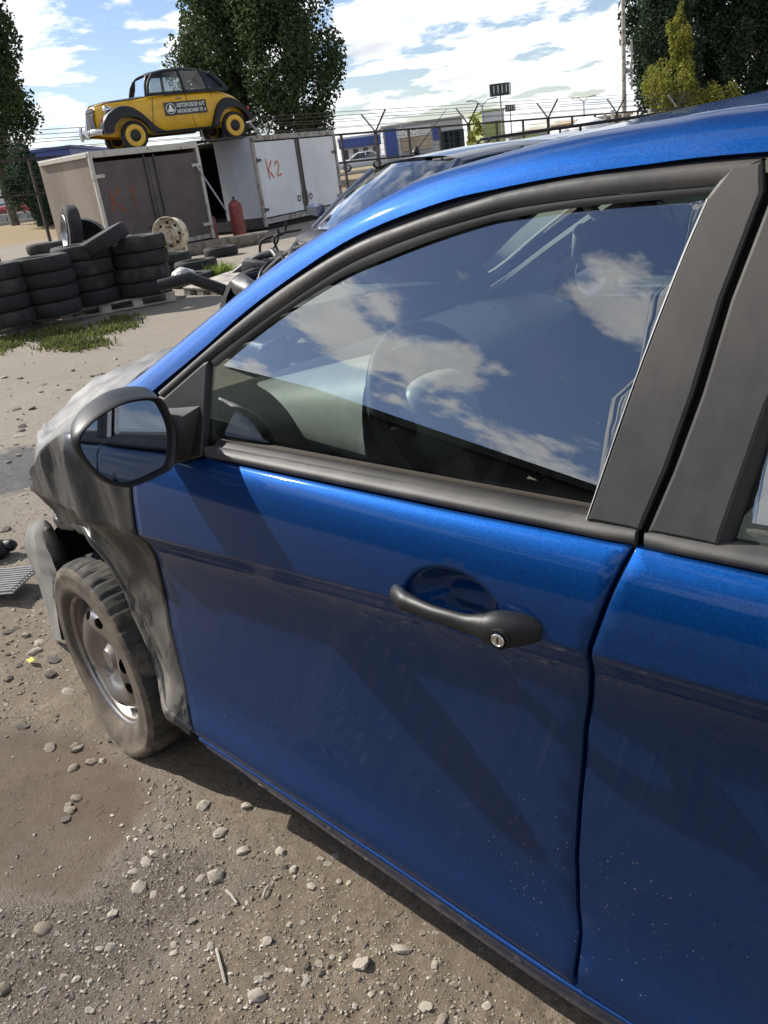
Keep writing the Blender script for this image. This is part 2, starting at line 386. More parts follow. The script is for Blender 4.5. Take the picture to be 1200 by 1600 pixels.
m = NT('mirror_glass'); m.set(color=(.13, .15, .19), metal=1., rough=.02)

# ------------------------------------------------------------------ ground
def fence_pt(u):
    return at(u, 252-(252-175)/980*u, 1/(.04167-.0000170*u))
FA, FB = fence_pt(-300), fence_pt(1080)
FDIR = (FB-FA); FDIR[2] = 0; FDIR /= np.linalg.norm(FDIR); FNRM = np.array([-FDIR[1], FDIR[0], 0])
if (FA-CAM)@FNRM < 0: FNRM = -FNRM
def fence_dist(x, y): return (x-FA[0])*FNRM[0]+(y-FA[1])*FNRM[1]
MUD = ground_at(80, 1275); MUD2 = ground_at(10, 1600)
def mud_mask(x, y):
    n = 0.16*noise.noise(Vector((x*5, y*5, 3.3)))+.07*noise.noise(Vector((x*17, y*17, 1.3)))
    a = math.hypot((x-MUD[0]+.12)/.48, (y-MUD[1]+.02)/.30)+n
    return float(1-sstep(.75, 1.05, a))
def ground_h(x, y):
    d = math.hypot(x-CAM[0], y-CAM[1])
    h = .6*float(sstep(2.5, 15, fence_dist(x, y)))
    if d < 40:
        h += .016*noise.noise(Vector((x*.8, y*.8, 0)))+.006*noise.noise(Vector((x*3.1, y*3.1, 5)))
    m = mud_mask(x, y) if d < 4 else 0
    if d < 7:
        h += (1-m)*(.0065*noise.noise(Vector((x*13, y*13, 2)))+.0045*noise.noise(Vector((x*31, y*31, 7)))+.002*noise.noise(Vector((x*70, y*70, 4))))
    return h-.008*m-.004
az0 = math.atan2(FW[1], FW[0])
angs = list(np.linspace(-R_(50), R_(50), 300))+list(np.linspace(R_(50), R_(310), 40)[1:-1])
rad = [0.0]+list(np.geomspace(.25, 12, 420))+list(np.geomspace(12, 1200, 150)[1:])
gv = []; gf = []; mudc = []
for r in rad:
    for a in angs:
        x = CAM[0]+r*math.cos(az0+a); y = CAM[1]+r*math.sin(az0+a); gv.append((x, y, ground_h(x, y))); mudc.append(mud_mask(x, y) if r < 4 else 0.)
n_ = len(angs)
for i in range(len(rad)-1):
    for j in range(n_):
        a = i*n_+j; b = i*n_+(j+1) % n_; gf.append((a, a+n_, b+n_, b))
m = NT('gravel_ground')
att = m.n('ShaderNodeAttribute'); att.attribute_name = 'mud'; mud = att.outputs['Fac']
big = m.rng(m.noise(.55, 4, .6), .35, .68); mid = m.rng(m.noise(4.5, 6, .65), .32, .70); fine = m.rng(m.noise(55, 5, .7), .28, .74)
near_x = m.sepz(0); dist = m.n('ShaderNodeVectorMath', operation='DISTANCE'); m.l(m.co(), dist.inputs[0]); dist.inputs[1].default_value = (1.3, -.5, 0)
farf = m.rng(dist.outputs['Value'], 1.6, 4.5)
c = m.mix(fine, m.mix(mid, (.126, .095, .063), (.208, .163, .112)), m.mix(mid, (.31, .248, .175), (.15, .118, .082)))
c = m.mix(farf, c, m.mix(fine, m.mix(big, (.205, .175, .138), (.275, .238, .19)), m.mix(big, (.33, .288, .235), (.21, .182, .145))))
# pebbles as relief and colour of single stones
dsn = m.n('ShaderNodeTexNoise'); dsn.inputs['Scale'].default_value = 45; dsn.inputs['Detail'].default_value = 3; m.l(m.co(), dsn.inputs['Vector'])
vmx = m.n('ShaderNodeVectorMath', operation='SCALE'); m.l(dsn.outputs['Color'], vmx.inputs[0]); vmx.inputs['Scale'].default_value = .022
vad = m.n('ShaderNodeVectorMath', operation='ADD'); m.l(m.co(), vad.inputs[0]); m.l(vmx.outputs[0], vad.inputs[1])
v1 = m.n('ShaderNodeTexVoronoi', feature='F1'); v1.inputs['Scale'].default_value = 42; m.l(vad.outputs[0], v1.inputs['Vector'])
v2 = m.n('ShaderNodeTexVoronoi', feature='F1'); v2.inputs['Scale'].default_value = 130; m.l(vad.outputs[0], v2.inputs['Vector'])
s1 = m.n('ShaderNodeSeparateColor'); m.l(v1.outputs['Color'], s1.inputs[0]); s2 = m.n('ShaderNodeSeparateColor'); m.l(v2.outputs['Color'], s2.inputs[0])
p1 = m.math('MULTIPLY', m.rng(v1.outputs['Distance'], .46, .34), m.rng(s1.outputs[0], .90, .92)); p2 = m.math('MULTIPLY', m.rng(v2.outputs['Distance'], .48, .34), m.rng(s2.outputs[0], .70, .72))
pc = m.mix(m.rng(s1.outputs[1], .2, .9), (.17, .145, .12), (.40, .36, .30)); pc2 = m.mix(m.rng(s2.outputs[1], .1, .9), (.10, .085, .07), (.38, .34, .28))
nomud = m.math('SUBTRACT', 1., mud)
c = m.mix(m.math('MULTIPLY', p2, m.math('MULTIPLY', nomud, .8)), c, pc2); c = m.mix(m.math('MULTIPLY', p1, m.math('MULTIPLY', nomud, .8)), c, pc)
# embankment of dry grass beyond the yard, and wet ground near the puddle
zz_ = m.sepz(2); emb = m.math('MULTIPLY', m.rng(zz_, .10, .22), m.rng(m.noise(1.4, 6, .7), .2, .5)); c = m.mix(emb, c, m.mix(fine, (.22, .15, .075), (.33, .25, .13)))
wd = m.n('ShaderNodeVectorMath', operation='DISTANCE'); m.l(m.co(), wd.inputs[0]); wd.inputs[1].default_value = (.40, -.42, 0)
wn1 = m.noise(3.2, 5, .65); wet = m.rng(m.math('ADD', wd.outputs['Value'], m.math('MULTIPLY', m.math('SUBTRACT', wn1, .5), .75)), .58, .24)
wet = m.math('MAXIMUM', wet, m.math('MULTIPLY', mud, .9)); wetc = m.math('MULTIPLY', wet, .38)
c = m.mix(wetc, c, (.07, .056, .043)); c = m.mix(m.math('MULTIPLY', mud, .88), c, m.mix(mid, (.070, .049, .034), (.105, .076, .054)))
wg = m.math('MULTIPLY', wet, m.rng(m.noise(30, 4, .7), .3, .7, .52, .80)); wg = m.math('MULTIPLY', wg, m.math('SUBTRACT', 1., m.math('MULTIPLY', mud, .55)))
rough = m.math('SUBTRACT', .92, wg, True)
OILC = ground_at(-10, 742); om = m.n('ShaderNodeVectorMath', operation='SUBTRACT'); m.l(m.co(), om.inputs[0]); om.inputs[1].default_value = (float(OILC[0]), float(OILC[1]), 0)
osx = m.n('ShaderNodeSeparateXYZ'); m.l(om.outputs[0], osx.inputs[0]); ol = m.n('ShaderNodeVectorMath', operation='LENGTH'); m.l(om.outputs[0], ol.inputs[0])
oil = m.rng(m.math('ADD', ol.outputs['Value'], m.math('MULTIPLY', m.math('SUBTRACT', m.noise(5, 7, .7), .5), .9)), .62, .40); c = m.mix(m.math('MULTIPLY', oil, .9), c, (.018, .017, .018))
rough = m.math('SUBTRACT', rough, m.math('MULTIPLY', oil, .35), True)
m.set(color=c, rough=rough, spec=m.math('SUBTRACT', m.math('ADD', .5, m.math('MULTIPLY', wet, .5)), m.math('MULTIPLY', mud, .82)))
h = m.math('ADD', m.math('MULTIPLY', m.noise(120, 6, .75), .5), m.math('ADD', m.math('MULTIPLY', p1, .8), m.math('MULTIPLY', p2, .5)))
v3 = m.n('ShaderNodeTexVoronoi', feature='F1'); v3.inputs['Scale'].default_value = 170; m.l(m.co(), v3.inputs['Vector'])
h = m.math('ADD', h, m.math('MULTIPLY', m.noise(380, 3, .7), .35)); h = m.math('SUBTRACT', h, m.math('MULTIPLY', v3.outputs['Distance'], m.math('MULTIPLY', wet, .30)))
m.bump(m.math('MULTIPLY', h, m.math('MULTIPLY', m.math('SUBTRACT', 1.0, m.math('MULTIPLY', mud, .88)), m.math('ADD', 1.0, m.math('MULTIPLY', wet, .25)))), 1.0, .012)
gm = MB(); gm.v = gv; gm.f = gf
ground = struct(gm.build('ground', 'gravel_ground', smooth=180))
ca = ground.data.attributes.new('mud', 'FLOAT', 'POINT'); ca.data.foreach_set('value', np.array(mudc, dtype=np.float32))

def flat_blob(name, pts, mat, dz=.004, kind=True, n=6):
    L = crom([p[:2] for p in pts], n, True); c = np.mean(np.array(L), axis=0); b = MB(); rings = []
    for k in (1.0, .75, .5, .25, .02):
        rings.append([(c[0]+(p[0]-c[0])*k, c[1]+(p[1]-c[1])*k, 0) for p in L])
    rings = [[(x, y, ground_h(x, y)+dz) for x, y, _ in r] for r in rings]
    b.loft(rings, True); o = b.build(name, mat, smooth=180, recalc=False); return o
# stones: 12 shared shapes; the large ones stand where the photograph shows them
def stone_mesh(k, mat, flat=.55):
    bm = bmesh.new(); bmesh.ops.create_icosphere(bm, subdivisions=2 if k < 6 else 1, radius=1.0)
    off = Vector((k*3.7, k*1.3, 0))
    for v in bm.verts:
        p = v.co.copy(); f = 1+.38*noise.noise(p*1.1+off)+.18*noise.noise(p*2.6+off); q = p*f
        q.x *= 1.15+.25*math.sin(k*1.7); q.z *= flat; q.z = max(q.z, -.25); v.co = q
    me = bpy.data.meshes.new('stone'); bm.to_mesh(me); bm.free(); me.shade_smooth(); me.set_sharp_from_angle(angle=R_(28)); me.materials.append(MAT[mat]); return me
for nm, c1, c2 in (('stone_pale', (.33, .29, .235), (.48, .43, .355)), ('stone_tan', (.21, .175, .13), (.30, .255, .20)), ('stone_dark', (.10, .085, .07), (.17, .145, .12))):
    m = NT(nm); a = m.rng(m.noise(1.5, 6, .65), .35, .7); oi = m.n('ShaderNodeObjectInfo'); m.set(color=m.mix(m.math('MULTIPLY', oi.outputs['Random'], .5), m.mix(a, c1, c2), c1), rough=.85); m.bump(m.noise(4, 6, .7), .4, .15)
SM = {nm: [stone_mesh(k+j*3, nm) for k in range(8)] for j, nm in enumerate(('stone_pale', 'stone_tan', 'stone_dark'))}
n_stone = 0
def stone(x, y, r, nm, sink=.3, z=None, par=None):
    global n_stone
    o = bpy.data.objects.new('stone', random.choice(SM[nm])); COL.objects.link(o); o.parent = par or ground
    o.location = (x, y, (ground_h(x, y) if z is None else z)+r*.55*(1-sink)*.10); s = r
    o.scale = (s*random.uniform(.85, 1.15), s*random.uniform(.8, 1.1), s*random.uniform(.8, 1.25)); o.rotation_euler = (random.uniform(-.25, .25), random.uniform(-.25, .25), random.uniform(0, 6.28)); n_stone += 1
PX = [(318, 1262, 11, 'p'), (279, 1232, 8, 't'), (380, 1330, 10, 'p'), (438, 1331, 10, 'p'), (337, 1371, 15, 'p'), (315, 1374, 8, 'p'), (176, 1428, 13, 'p'), (217, 1387, 11, 'p'), (209, 1363, 8, 'p'),
      (68, 1450, 15, 't'), (565, 1507, 15, 'p'), (626, 1480, 12, 'p'), (681, 1505, 8, 'p'), (402, 1556, 14, 'p'), (418, 1474, 8, 'p'), (174, 1482, 11, 'p'), (156, 1484, 8, 'p'), (140, 1186, 11, 't'), (112, 1195, 9, 't'), (105, 1255, 9, 't'),
      (108, 1262, 10, 't'), (102, 1276, 8, 'd'), (120, 1243, 9, 't'), (6, 1545, 12, 't'), (387, 1261, 9, 'p'), (545, 1380, 7, 'p'), (530, 1378, 6, 'p'), (487, 1386, 8, 'p'), (458, 1361, 7, 'p'), (444, 1358, 6, 'd'), (232, 1173, 8, 'p'), (100, 1525, 7, 'p'), (120, 1532, 6, 'p'), (142, 1536, 6, 'p'),
      (710, 1535, 9, 't'), (660, 1456, 6, 't'), (590, 1486, 7, 't'), (665, 1570, 9, 'p'), (553, 1570, 7, 'p'), (480, 1530, 6, 'p'), (274, 1480, 7, 'p'), (272, 1492, 6, 'p'), (285, 1392, 6, 'p'), (240, 1398, 6, 'p'), (120, 1163, 10, 't'), (76, 1163, 9, 't'), (160, 1185, 7, 'p'), (12, 985, 10, 'd'), (82, 1028, 9, 'd'), (28, 1036, 9, 'd'), (12, 1057, 9, 'd'), (52, 1016, 9, 'p'), (78, 1050, 12, 'd'), (30, 1130, 9, 'd'), (40, 1128, 6, 'd'), (106, 1078, 9, 'p'), (115, 1160, 7, 't'), (8, 828, 9, 'd'), (35, 665, 7, 'd'), (65, 612, 5, 'd'), (50, 638, 6, 'd'), (145, 588, 5, 'd'), (115, 580, 5, 'd'), (107, 610, 5, 'd'), (32, 672, 8, 'd'), (30, 680, 7, 'p'), (40, 990, 9, 'p'), (60, 1000, 8, 'p'), (620, 1540, 7, 't'), (690, 1590, 9, 't'), (760, 1570, 8, 'p'), (300, 1440, 7, 't'), (225, 1300, 8, 't'), (345, 1305, 9, 'p')]
for u, v, rp, k in PX:
    g = ground_at(u, v); dep = (g-CAM)@FW; stone(g[0], g[1], rp/FOC*dep*.95, {'p': 'stone_pale', 't': 'stone_tan', 'd': 'stone_dark'}[k])
while n_stone < 296:
    u = random.uniform(-40, 900); v = random.uniform(560, 1640)
    g = ground_at(u, v)
    if -.06 < g[1] < 1.8 and -.7 < g[0] < 4 or mud_mask(g[0], g[1]) > .3: continue
    dep = (g-CAM)@FW; rp = 3.2+4.5*random.random()**3
    stone(g[0], g[1], min(rp/FOC*dep, .03), random.choices(['stone_pale', 'stone_tan', 'stone_dark'], [.4, .4, .2])[0])
# small gravel, one mass
ico = bmesh.new(); bmesh.ops.create_icosphere(ico, subdivisions=1, radius=1.0); IV = np.array([v.co for v in ico.verts]); IF = np.array([[v.index for v in f.verts] for f in ico.faces]); ico.free()
for nm, cnt in (('stone_pale', 3600), ('stone_tan', 8500), ('stone_dark', 3600)):
    V = []; F = []
    for k in range(cnt):
        u = random.uniform(-100, 1000); v = 540+1120*random.random()**.55; g = ground_at(u, v)
        if (.02 < g[1] < 1.7 and -.4 < g[0] < 4) or random.random() < mud_mask(g[0], g[1])*.93: continue
        dep = (g-CAM)@FW; r = min((.9+2.9*random.random()**3)/FOC*dep, .012)
        a = random.uniform(0, 6.28); ca_, sa_ = math.cos(a), math.sin(a)
        P = IV*(1+.30*RNG.standard_normal((12, 1)) if len(IV) == 12 else 1+.22*RNG.standard_normal((len(IV), 1)))*np.array([1.2, .85, .6])*r
        P = np.stack([P[:, 0]*ca_-P[:, 1]*sa_, P[:, 0]*sa_+P[:, 1]*ca_, P[:, 2]], 1)+np.array([g[0], g[1], ground_h(g[0], g[1])+r*.15])
        F.append(IF+len(V)*len(IV)); V.append(P)
    b = MB(); b.v = [tuple(p) for p in np.concatenate(V).tolist()]; b.f = [tuple(f) for f in np.concatenate(F).tolist()]
    o = b.build('gravel', nm); stuff(o); o.parent = ground
# straw bits
for u0, v0, u1, v1 in [(339, 1485, 353, 1540), (354, 1394, 371, 1414), (412, 1405, 420, 1388), (60, 1556, 74, 1548)]:
    a = ground_at(u0, v0); b2 = ground_at(u1, v1); b = MB(); b.tube([a+[0, 0, .006], (a+b2)/2+[0, 0, .011], b2+[0, 0, .006]], .0028, 5)
    tag(b.build('twig', 'wood_old', smooth=60), {339: 'long straw-coloured twig on the gravel, longest of the twigs', 354: 'short brown twig between pale stones on the gravel', 412: 'short dark twig right of the other twigs on the gravel', 60: 'little twig at the lower left by the wet ground'}[u0], 'twig', 'twigs on the gravel')
g = ground_at(48, 1032); b = MB(); b.add([(-.02, 0, 0), (-.008, -.012, .006), (.012, -.010, .002), (.024, .002, .008), (.010, .013, .003), (-.010, .011, .007)], [(0, 1, 2, 3, 4, 5)])
o = b.build('yellow_leaf', 'yellow_leaf'); o.location = (g[0], g[1], ground_h(g[0], g[1])+.012); tag(o, 'small bright yellow leaf on the gravel left of the wheel', 'leaf')

# ------------------------------------------------------------------ the blue car (X to its rear, Y across it, its near flank at Y = 0)
MID = 0.85
f_zc = pchip([-.8, .467, .887, 1.2, 1.55, 2.5, 3.5], [.715, .762, .793, .813, .826, .86, .88])
f_zd = pchip([-.8, .49, 1.07, 1.505, 2.0, 3.6], [.26, .238, .21, .172, .165, .165])
f_zs = pchip([-.8, .5, 1.03, 1.53, 2.0, 3.6], [.19, .168, .130, .085, .078, .078])
def f_zb(x): return .9575+.008*(np.asarray(x, float)-.9)
f_y = pchip([-.2, 0, .45, .8, 1.0, 1.04, 1.10, 1.2, 1.4, 1.62, 1.82, 1.93, 1.975, 1.995, 2.02, 2.10, 2.35, 2.7, 2.9, 3.0],
            [.085, .060, .040, .022, .003, .006, .020, .037, .047, .052, .045, .026, .009, .002, .000, .0015, .007, .020, .034, .046])
def z_of(x, v):
    a, b, c, d = f_zs(x), f_zd(x), f_zc(x), f_zb(x); v = np.asarray(v, float)
    return np.where(v < 1, a+(b-a)*v, np.where(v < 2, b+(c-b)*(v-1), c+(d-c)*(v-2)))
def v_of(x, z):
    a, b, c, d = f_zs(x), f_zd(x), f_zc(x), f_zb(x); z = np.asarray(z, float)
    return np.where(z < b, (z-a)/(b-a), np.where(z < c, 1+(z-b)/(c-b), 2+(z-c)/(d-c)))
def bow(x): x = np.asarray(x, float); return .022*np.clip((1.4-x)/1.4, 0, 2)**2+.05*np.clip((x-2.3)/1.2, 0, 2)**2
HX, HZ = 1.335, .832                                           # grip recess
def surf_low(x, z):
    v = v_of(x, z); y = f_y(v)+bow(x)+np.where(v > 3, (v-3)*.03+.02*np.clip(v-3, 0, 3)**2, 0)
    q = ((np.asarray(x)-HX)/.088)**2+((np.asarray(z)-HZ)/.056)**2
    return y+.044*(1-sstep(.15, 1.12, q))
def surf_g(x, z): return .05+.4*(np.asarray(z, float)-.95)
V_ROWS = [0, .2, .45, .7, .85, .95, 1.0, 1.03, 1.06, 1.1, 1.15, 1.22, 1.3, 1.4, 1.5, 1.6, 1.7, 1.78, 1.84, 1.89, 1.93, 1.955, 1.97, 1.985, 2.0, 2.012, 2.03, 2.06, 2.1, 2.17, 2.25, 2.35, 2.45, 2.55, 2.65, 2.75, 2.83, 2.9, 2.95, 3.0, 3.1, 3.25, 3.45]
def in_poly(P, poly):
    x, y = P[:, 0], P[:, 1]; r = np.zeros(len(P), bool); n = len(poly)
    for i in range(n):
        x1, y1 = poly[i]; x2, y2 = poly[(i+1) % n]
        c = ((y1 > y) != (y2 > y)); xi = x1+(y-y1)*(x2-x1)/(y2-y1+1e-12); r ^= c & (x < xi)
    return r
def dist_poly(P, poly):
    d = np.full(len(P), 9.)
    for i in range(len(poly)):
        a = poly[i]; b = poly[(i+1) % len(poly)]; ab = b-a; t = np.clip(((P-a)@ab)/(ab@ab+1e-12), 0, 1)
        d = np.minimum(d, np.linalg.norm(P-(a+t[:, None]*ab), axis=1))
    return d
def dense(poly, step=.012):
    out = []; n = len(poly)
    for i in range(n):
        a = np.array(poly[i], float); b = np.array(poly[(i+1) % n], float); k = max(1, int(np.linalg.norm(b-a)/step))
        out += [a+(b-a)*t/k for t in range(k)]
    return np.array(out)
def inset(poly, d):
    n = len(poly); area = .5*sum(poly[i][0]*poly[(i+1) % n][1]-poly[(i+1) % n][0]*poly[i][1] for i in range(n)); s = 1 if area > 0 else -1
    t = np.roll(poly, -1, 0)-np.roll(poly, 1, 0); t /= np.linalg.norm(t, axis=1)[:, None]+1e-9
    return poly+d*s*np.stack([-t[:, 1], t[:, 0]], 1)
def panel(name, outline, surf, mat, parent, grid='low', step=.02, roll=.0035, flange=.022, extra=None, mirror=False, off=0., smooth=40, thick=0.):
    P = dense(outline); Q = inset(P, .004) if roll else P
    x0, z0 = P.min(0); x1, z1 = P.max(0)
    if grid == 'low':
        G = np.array([(x, float(z_of(x, v))) for x in np.arange(x0, x1, step) for v in V_ROWS])
    else:
        G = np.array([(x, z) for x in np.arange(x0, x1, step) for z in np.arange(z0, z1, step)])
    if extra is not None: G = np.concatenate([G, extra])
    G = G[in_poly(G, Q)]; G = G[dist_poly(G, Q) > .006]
    V2 = [Vector((float(a), float(b))) for a, b in np.concatenate([Q, G])]; nq = len(Q)
    r = delaunay_2d_cdt(V2, [(i, (i+1) % nq) for i in range(nq)], [tuple(range(nq))], 1, 1e-6)
    vo = np.array([(p.x, p.y) for p in r[0]]); tri = [tuple(f) for f in r[2]]
    y = surf(vo[:, 0], vo[:, 1])+off
    V = [(vo[i, 0], float(y[i]), vo[i, 1]) for i in range(len(vo))]; F = [f if (vo[f[1]]-vo[f[0]])[0]*(vo[f[2]]-vo[f[0]])[1]-(vo[f[1]]-vo[f[0]])[1]*(vo[f[2]]-vo[f[0]])[0] > 0 else f[::-1] for f in tri]
    # rolled edge and flange turned inwards
    k0 = len(V); yq = surf(Q[:, 0], Q[:, 1])+off; yp = surf(P[:, 0], P[:, 1])+off
    rings = ([[(Q[i, 0], yq[i], Q[i, 1]) for i in range(nq)]] if roll else [])+[[(P[i, 0], yp[i]+roll, P[i, 1]) for i in range(nq)], [(P[i, 0], yp[i]+roll+flange, P[i, 1]) for i in range(nq)]]
    b = MB(); b.v = [tuple(float(c) for c in p) for p in V]; b.f = F; b.loft(rings, True)
    if mirror: b.v = [(p[0], 2*MID-p[1], p[2]) for p in b.v]; b.f = [f[::-1] for f in b.f]
    o = b.build(name, mat, parent)
    bm = bmesh.new(); bm.from_mesh(o.data); bmesh.ops.remove_doubles(bm, verts=bm.verts[:], dist=.0004); bmesh.ops.recalc_face_normals(bm, faces=bm.faces[:])
    bm.to_mesh(o.data); bm.free(); o.data.shade_smooth(); o.data.set_sharp_from_angle(angle=R_(smooth))
    return o
def mirrored(b): c = MB(); c.v = [(p[0], 2*MID-p[1], p[2]) for p in b.v]; c.f = [f[::-1] for f in b.f]; return c
def strip(A, B, surf, n=40, off=(0, 0), bulge=0., rows=5, back=.015):
    """band between two (x, z) lines lying on a flank surface"""
    A = resample(crom(A, 6), n); B = resample(crom(B, 6), n); rings = []
    for i in range(n):
        row = []
        for k in range(rows):
            t = k/(rows-1); p = A[i]*(1-t)+B[i]*t; yy = float(surf(p[0], p[1]))+off[0]*(1-t)+off[1]*t-bulge*4*t*(1-t); row.append((p[0], yy, p[1]))
        row = [(row[0][0], row[0][1]+back, row[0][2])]+row+[(row[-1][0], row[-1][1]+back, row[-1][2])]
        rings.append(row)
    b = MB(); b.loft(rings, False); return b
BL = [(.36, .965), (.45, 1.017), (.539, 1.069), (.682, 1.149), (.778, 1.206), (.877, 1.257), (1.005, 1.314), (1.105, 1.346), (1.225, 1.371), (1.307, 1.380), (1.406, 1.388), (1.514, 1.392), (1.668, 1.393), (2.1, 1.375), (2.45, 1.315), (2.75, 1.19)]
FT = [(.549, 1.062), (.693, 1.147), (.788, 1.201), (.899, 1.258), (1.041, 1.315), (1.169, 1.347), (1.282, 1.368), (1.334, 1.376), (1.431, 1.384), (1.518, 1.386), (1.600, 1.387), (1.664, 1.386)]
FBt = [(.565, 1.052), (.700, 1.130), (.784, 1.174), (.884, 1.223), (1.011, 1.281), (1.111, 1.312), (1.202, 1.333), (1.286, 1.347), (1.339, 1.354), (1.435, 1.360), (1.523, 1.362), (1.611, 1.363)]
GT = [(.712, 1.121), (.786, 1.164), (.885, 1.216), (1.013, 1.271), (1.113, 1.300), (1.204, 1.323), (1.288, 1.340), (1.340, 1.346), (1.437, 1.353), (1.524, 1.355), (1.609, 1.356)]
SI = [(.20, .135, .985), (.326, .153, 1.032), (.441, .176, 1.090), (.546, .199, 1.148), (.689, .229, 1.222), (.817, .254, 1.285), (.926, .271, 1.328), (1.071, .293, 1.382), (1.165, .301, 1.403), (1.279, .308, 1.421), (1.382, .313, 1.432), (1.521, .315, 1.438), (1.634, .316, 1.441), (2.1, .318, 1.428), (2.5, .33, 1.365), (2.85, .35, 1.235)]

car = thing('blue_car', 'blue car with crumpled dark front wing and black door frames, nearest the camera', 'car')
# front door skin
ext = np.array([(x, z) for x in np.arange(HX-.10, HX+.10, .0045) for z in np.arange(HZ-.065, HZ+.065, .0045)])
d_out = [(.492, .236), (.75, .226), (1.07, .210), (1.30, .191), (1.503, .173), (1.503, .262), (1.494, .31), (1.491, .41), (1.499, .53), (1.514, .662), (1.533, .755), (1.552, .835), (1.572, .906), (1.590, .966)]
d_out += [(1.3, .961), (1.0, .9585), (.72, .956), (.60, .945), (.50, .925), (.478, .90), (.472, .87), (.468, .762), (.432, .62), (.416, .49), (.424, .39), (.448, .305)]
front_door = panel('front_door', d_out, surf_low, 'blue_paint', car, extra=ext, smooth=75)
# belt mouldings: a rounded rubber strip
def moulding(x0, x1, parent, z0=.9595, z1=.979, mirror=False):
    rings = []
    for x in np.linspace(x0, x1, 24):
        zo = .008*(x-.9); e = min(1, (x-x0)/.012+.15, (x1-x)/.004+.3)
        prof = [(.075, z0-.006), (.058, z0-.002), (.050, z0+.004), (.048, z0+.010), (.050, z1-.006), (.056, z1-.001), (.066, z1+.0005), (.090, z1-.001)]
        rings.append([(x, .055+(y-.055)*e+.5*float(bow(x)), z+zo) for y, z in prof])
    b = MB(); b.loft(rings, False, True, True); b = mirrored(b) if mirror else b
    return b.build('belt_moulding', 'moulding_grey', parent, smooth=50)
moulding(.715, 1.592, front_door)
# window frame of the front door: grey-black upper frame, pillar cover, sail panel, glass run, glass
fr = strip(FT, FBt, surf_g, 60, (-.004, .0), .0035, back=.008).build('window_frame', 'frame_black', front_door, smooth=60, recalc=True)
strip([(p[0]+.002, p[1]-.0005) for p in FBt[1:]], [(p[0]+.004, p[1]-.004) for p in GT], surf_g, 50, (.001, .004), .001, back=.004).build('glass_run', 'seal_rubber', front_door, smooth=60, recalc=True)
panel('pillar_cover', [(1.524, .985), (1.559, 1.156), (1.589, 1.282), (1.610, 1.352), (1.632, 1.383), (1.664, 1.384), (1.671, 1.353), (1.646, 1.243), (1.632, 1.142), (1.615, 1.056), (1.596, .985)], surf_g, 'frame_black', front_door, 'g', .02, .003, .010, off=-.006, smooth=25)
panel('sail_panel', [(.560, 1.046), (.690, 1.124), (.704, 1.128), (.711, 1.05), (.716, .962), (.62, .935), (.57, .945)], surf_g, 'black_plastic', front_door, 'g', .02, .003, .012, off=-.008, smooth=25)
gl_out = [(.700, .975)]+[(float(p[0])-.012*float(sstep(1.3, 1.0, p[0])), float(p[1])+.012+.022*float(sstep(1.5, 1.1, p[0]))) for p in crom([(.695, 1.112)]+GT[:-1], 5)]+[(1.615, 1.366), (1.595, 1.28), (1.564, 1.155), (1.528, .978)]
def surf_glass(x, z): return surf_g(x, z)
panel('window_glass', gl_out, surf_glass, 'side_glass', front_door, 'g', .03, 0, .003, off=.0105, smooth=180)
# pale bright line along the rear edge of the glass
strip([(1.608, 1.350), (1.587, 1.280), (1.557, 1.155), (1.522, .986)], [(1.6115, 1.350), (1.5905, 1.280), (1.5595, 1.155), (1.5245, .986)], surf_g, 24, (-.002, -.006), .001, 3, .008).build('edge_trim', 'grey_plastic', front_door, smooth=60, recalc=True)
# handle: grip with front pad, rear cap, key cylinder
def hs(rows, name, parent, mat, cap=True):
    rings = []
    for x, yc, zc, ry, rz in rows:
        rings.append([(x, yc-ry*math.cos(a)*(1 if math.cos(a) > 0 else .8), zc+rz*math.sin(a)*(1-.12*math.cos(a))) for a in [2*math.pi*k/16 for k in range(16)]])
    b = MB(); b.loft(rings, True, True, True); return b.build(name, mat, parent, smooth=60, recalc=True)
rows = [(1.2165, .010, .8285, .004, .004), (1.220, .004, .8285, .010, .010), (1.228, -.001, .8285, .014, .0150), (1.242, -.008, .829, .016, .0180), (1.258, -.016, .829, .016, .0180), (1.275, -.019, .8290, .014, .0165), (1.295, -.023, .8300, .012, .0150), (1.32, -.026, .8305, .0115, .0145), (1.35, -.027, .8315, .0115, .0150), (1.38, -.026, .831, .013, .0170), (1.398, -.024, .833, .016, .0200), (1.411, -.022, .8345, .020, .0225)]
handle = hs([(r[0], r[1]*.92, r[2]+.001, r[3]*.92, r[4]*.88) for r in crom(rows, 3)], 'door_handle', front_door, 'black_plastic')
rows = [(1.4125, -.021, .8345, .020, .0225), (1.424, -.017, .834, .024, .0265), (1.438, -.013, .8345, .025, .0270), (1.456, -.007, .8355, .022, .0245), (1.472, .0, .8365, .015, .0200), (1.483, .004, .837, .008, .014), (1.488, .008, .837, .003, .006)]
hs([tuple(r) for r in crom(rows, 3)], 'handle_cap', front_door, 'black_plastic')
KM = tf((1.440, -.0335, .8315), (R_(90), 0, R_(8)))
b = MB(); b.lathe([(.0165, -.012), (.0165, .001), (.0145, .003), (.0125, .001), (.0125, -.004), (.0, -.004)], 28, KM); b.build('key_collar', 'dark_void', front_door, smooth=40)
b = MB(); b.lathe([(.0100, -.004), (.0100, .0045), (.0090, .0055), (.0078, .0055), (.0072, .0045), (.0, .0045)], 28, KM); b.build('key_cylinder', 'chrome', front_door, smooth=40)
b = MB(); b.box((0, 0, .005), (.0016, .0085, .0016), KM); b.build('key_slot', 'dark_void', front_door)
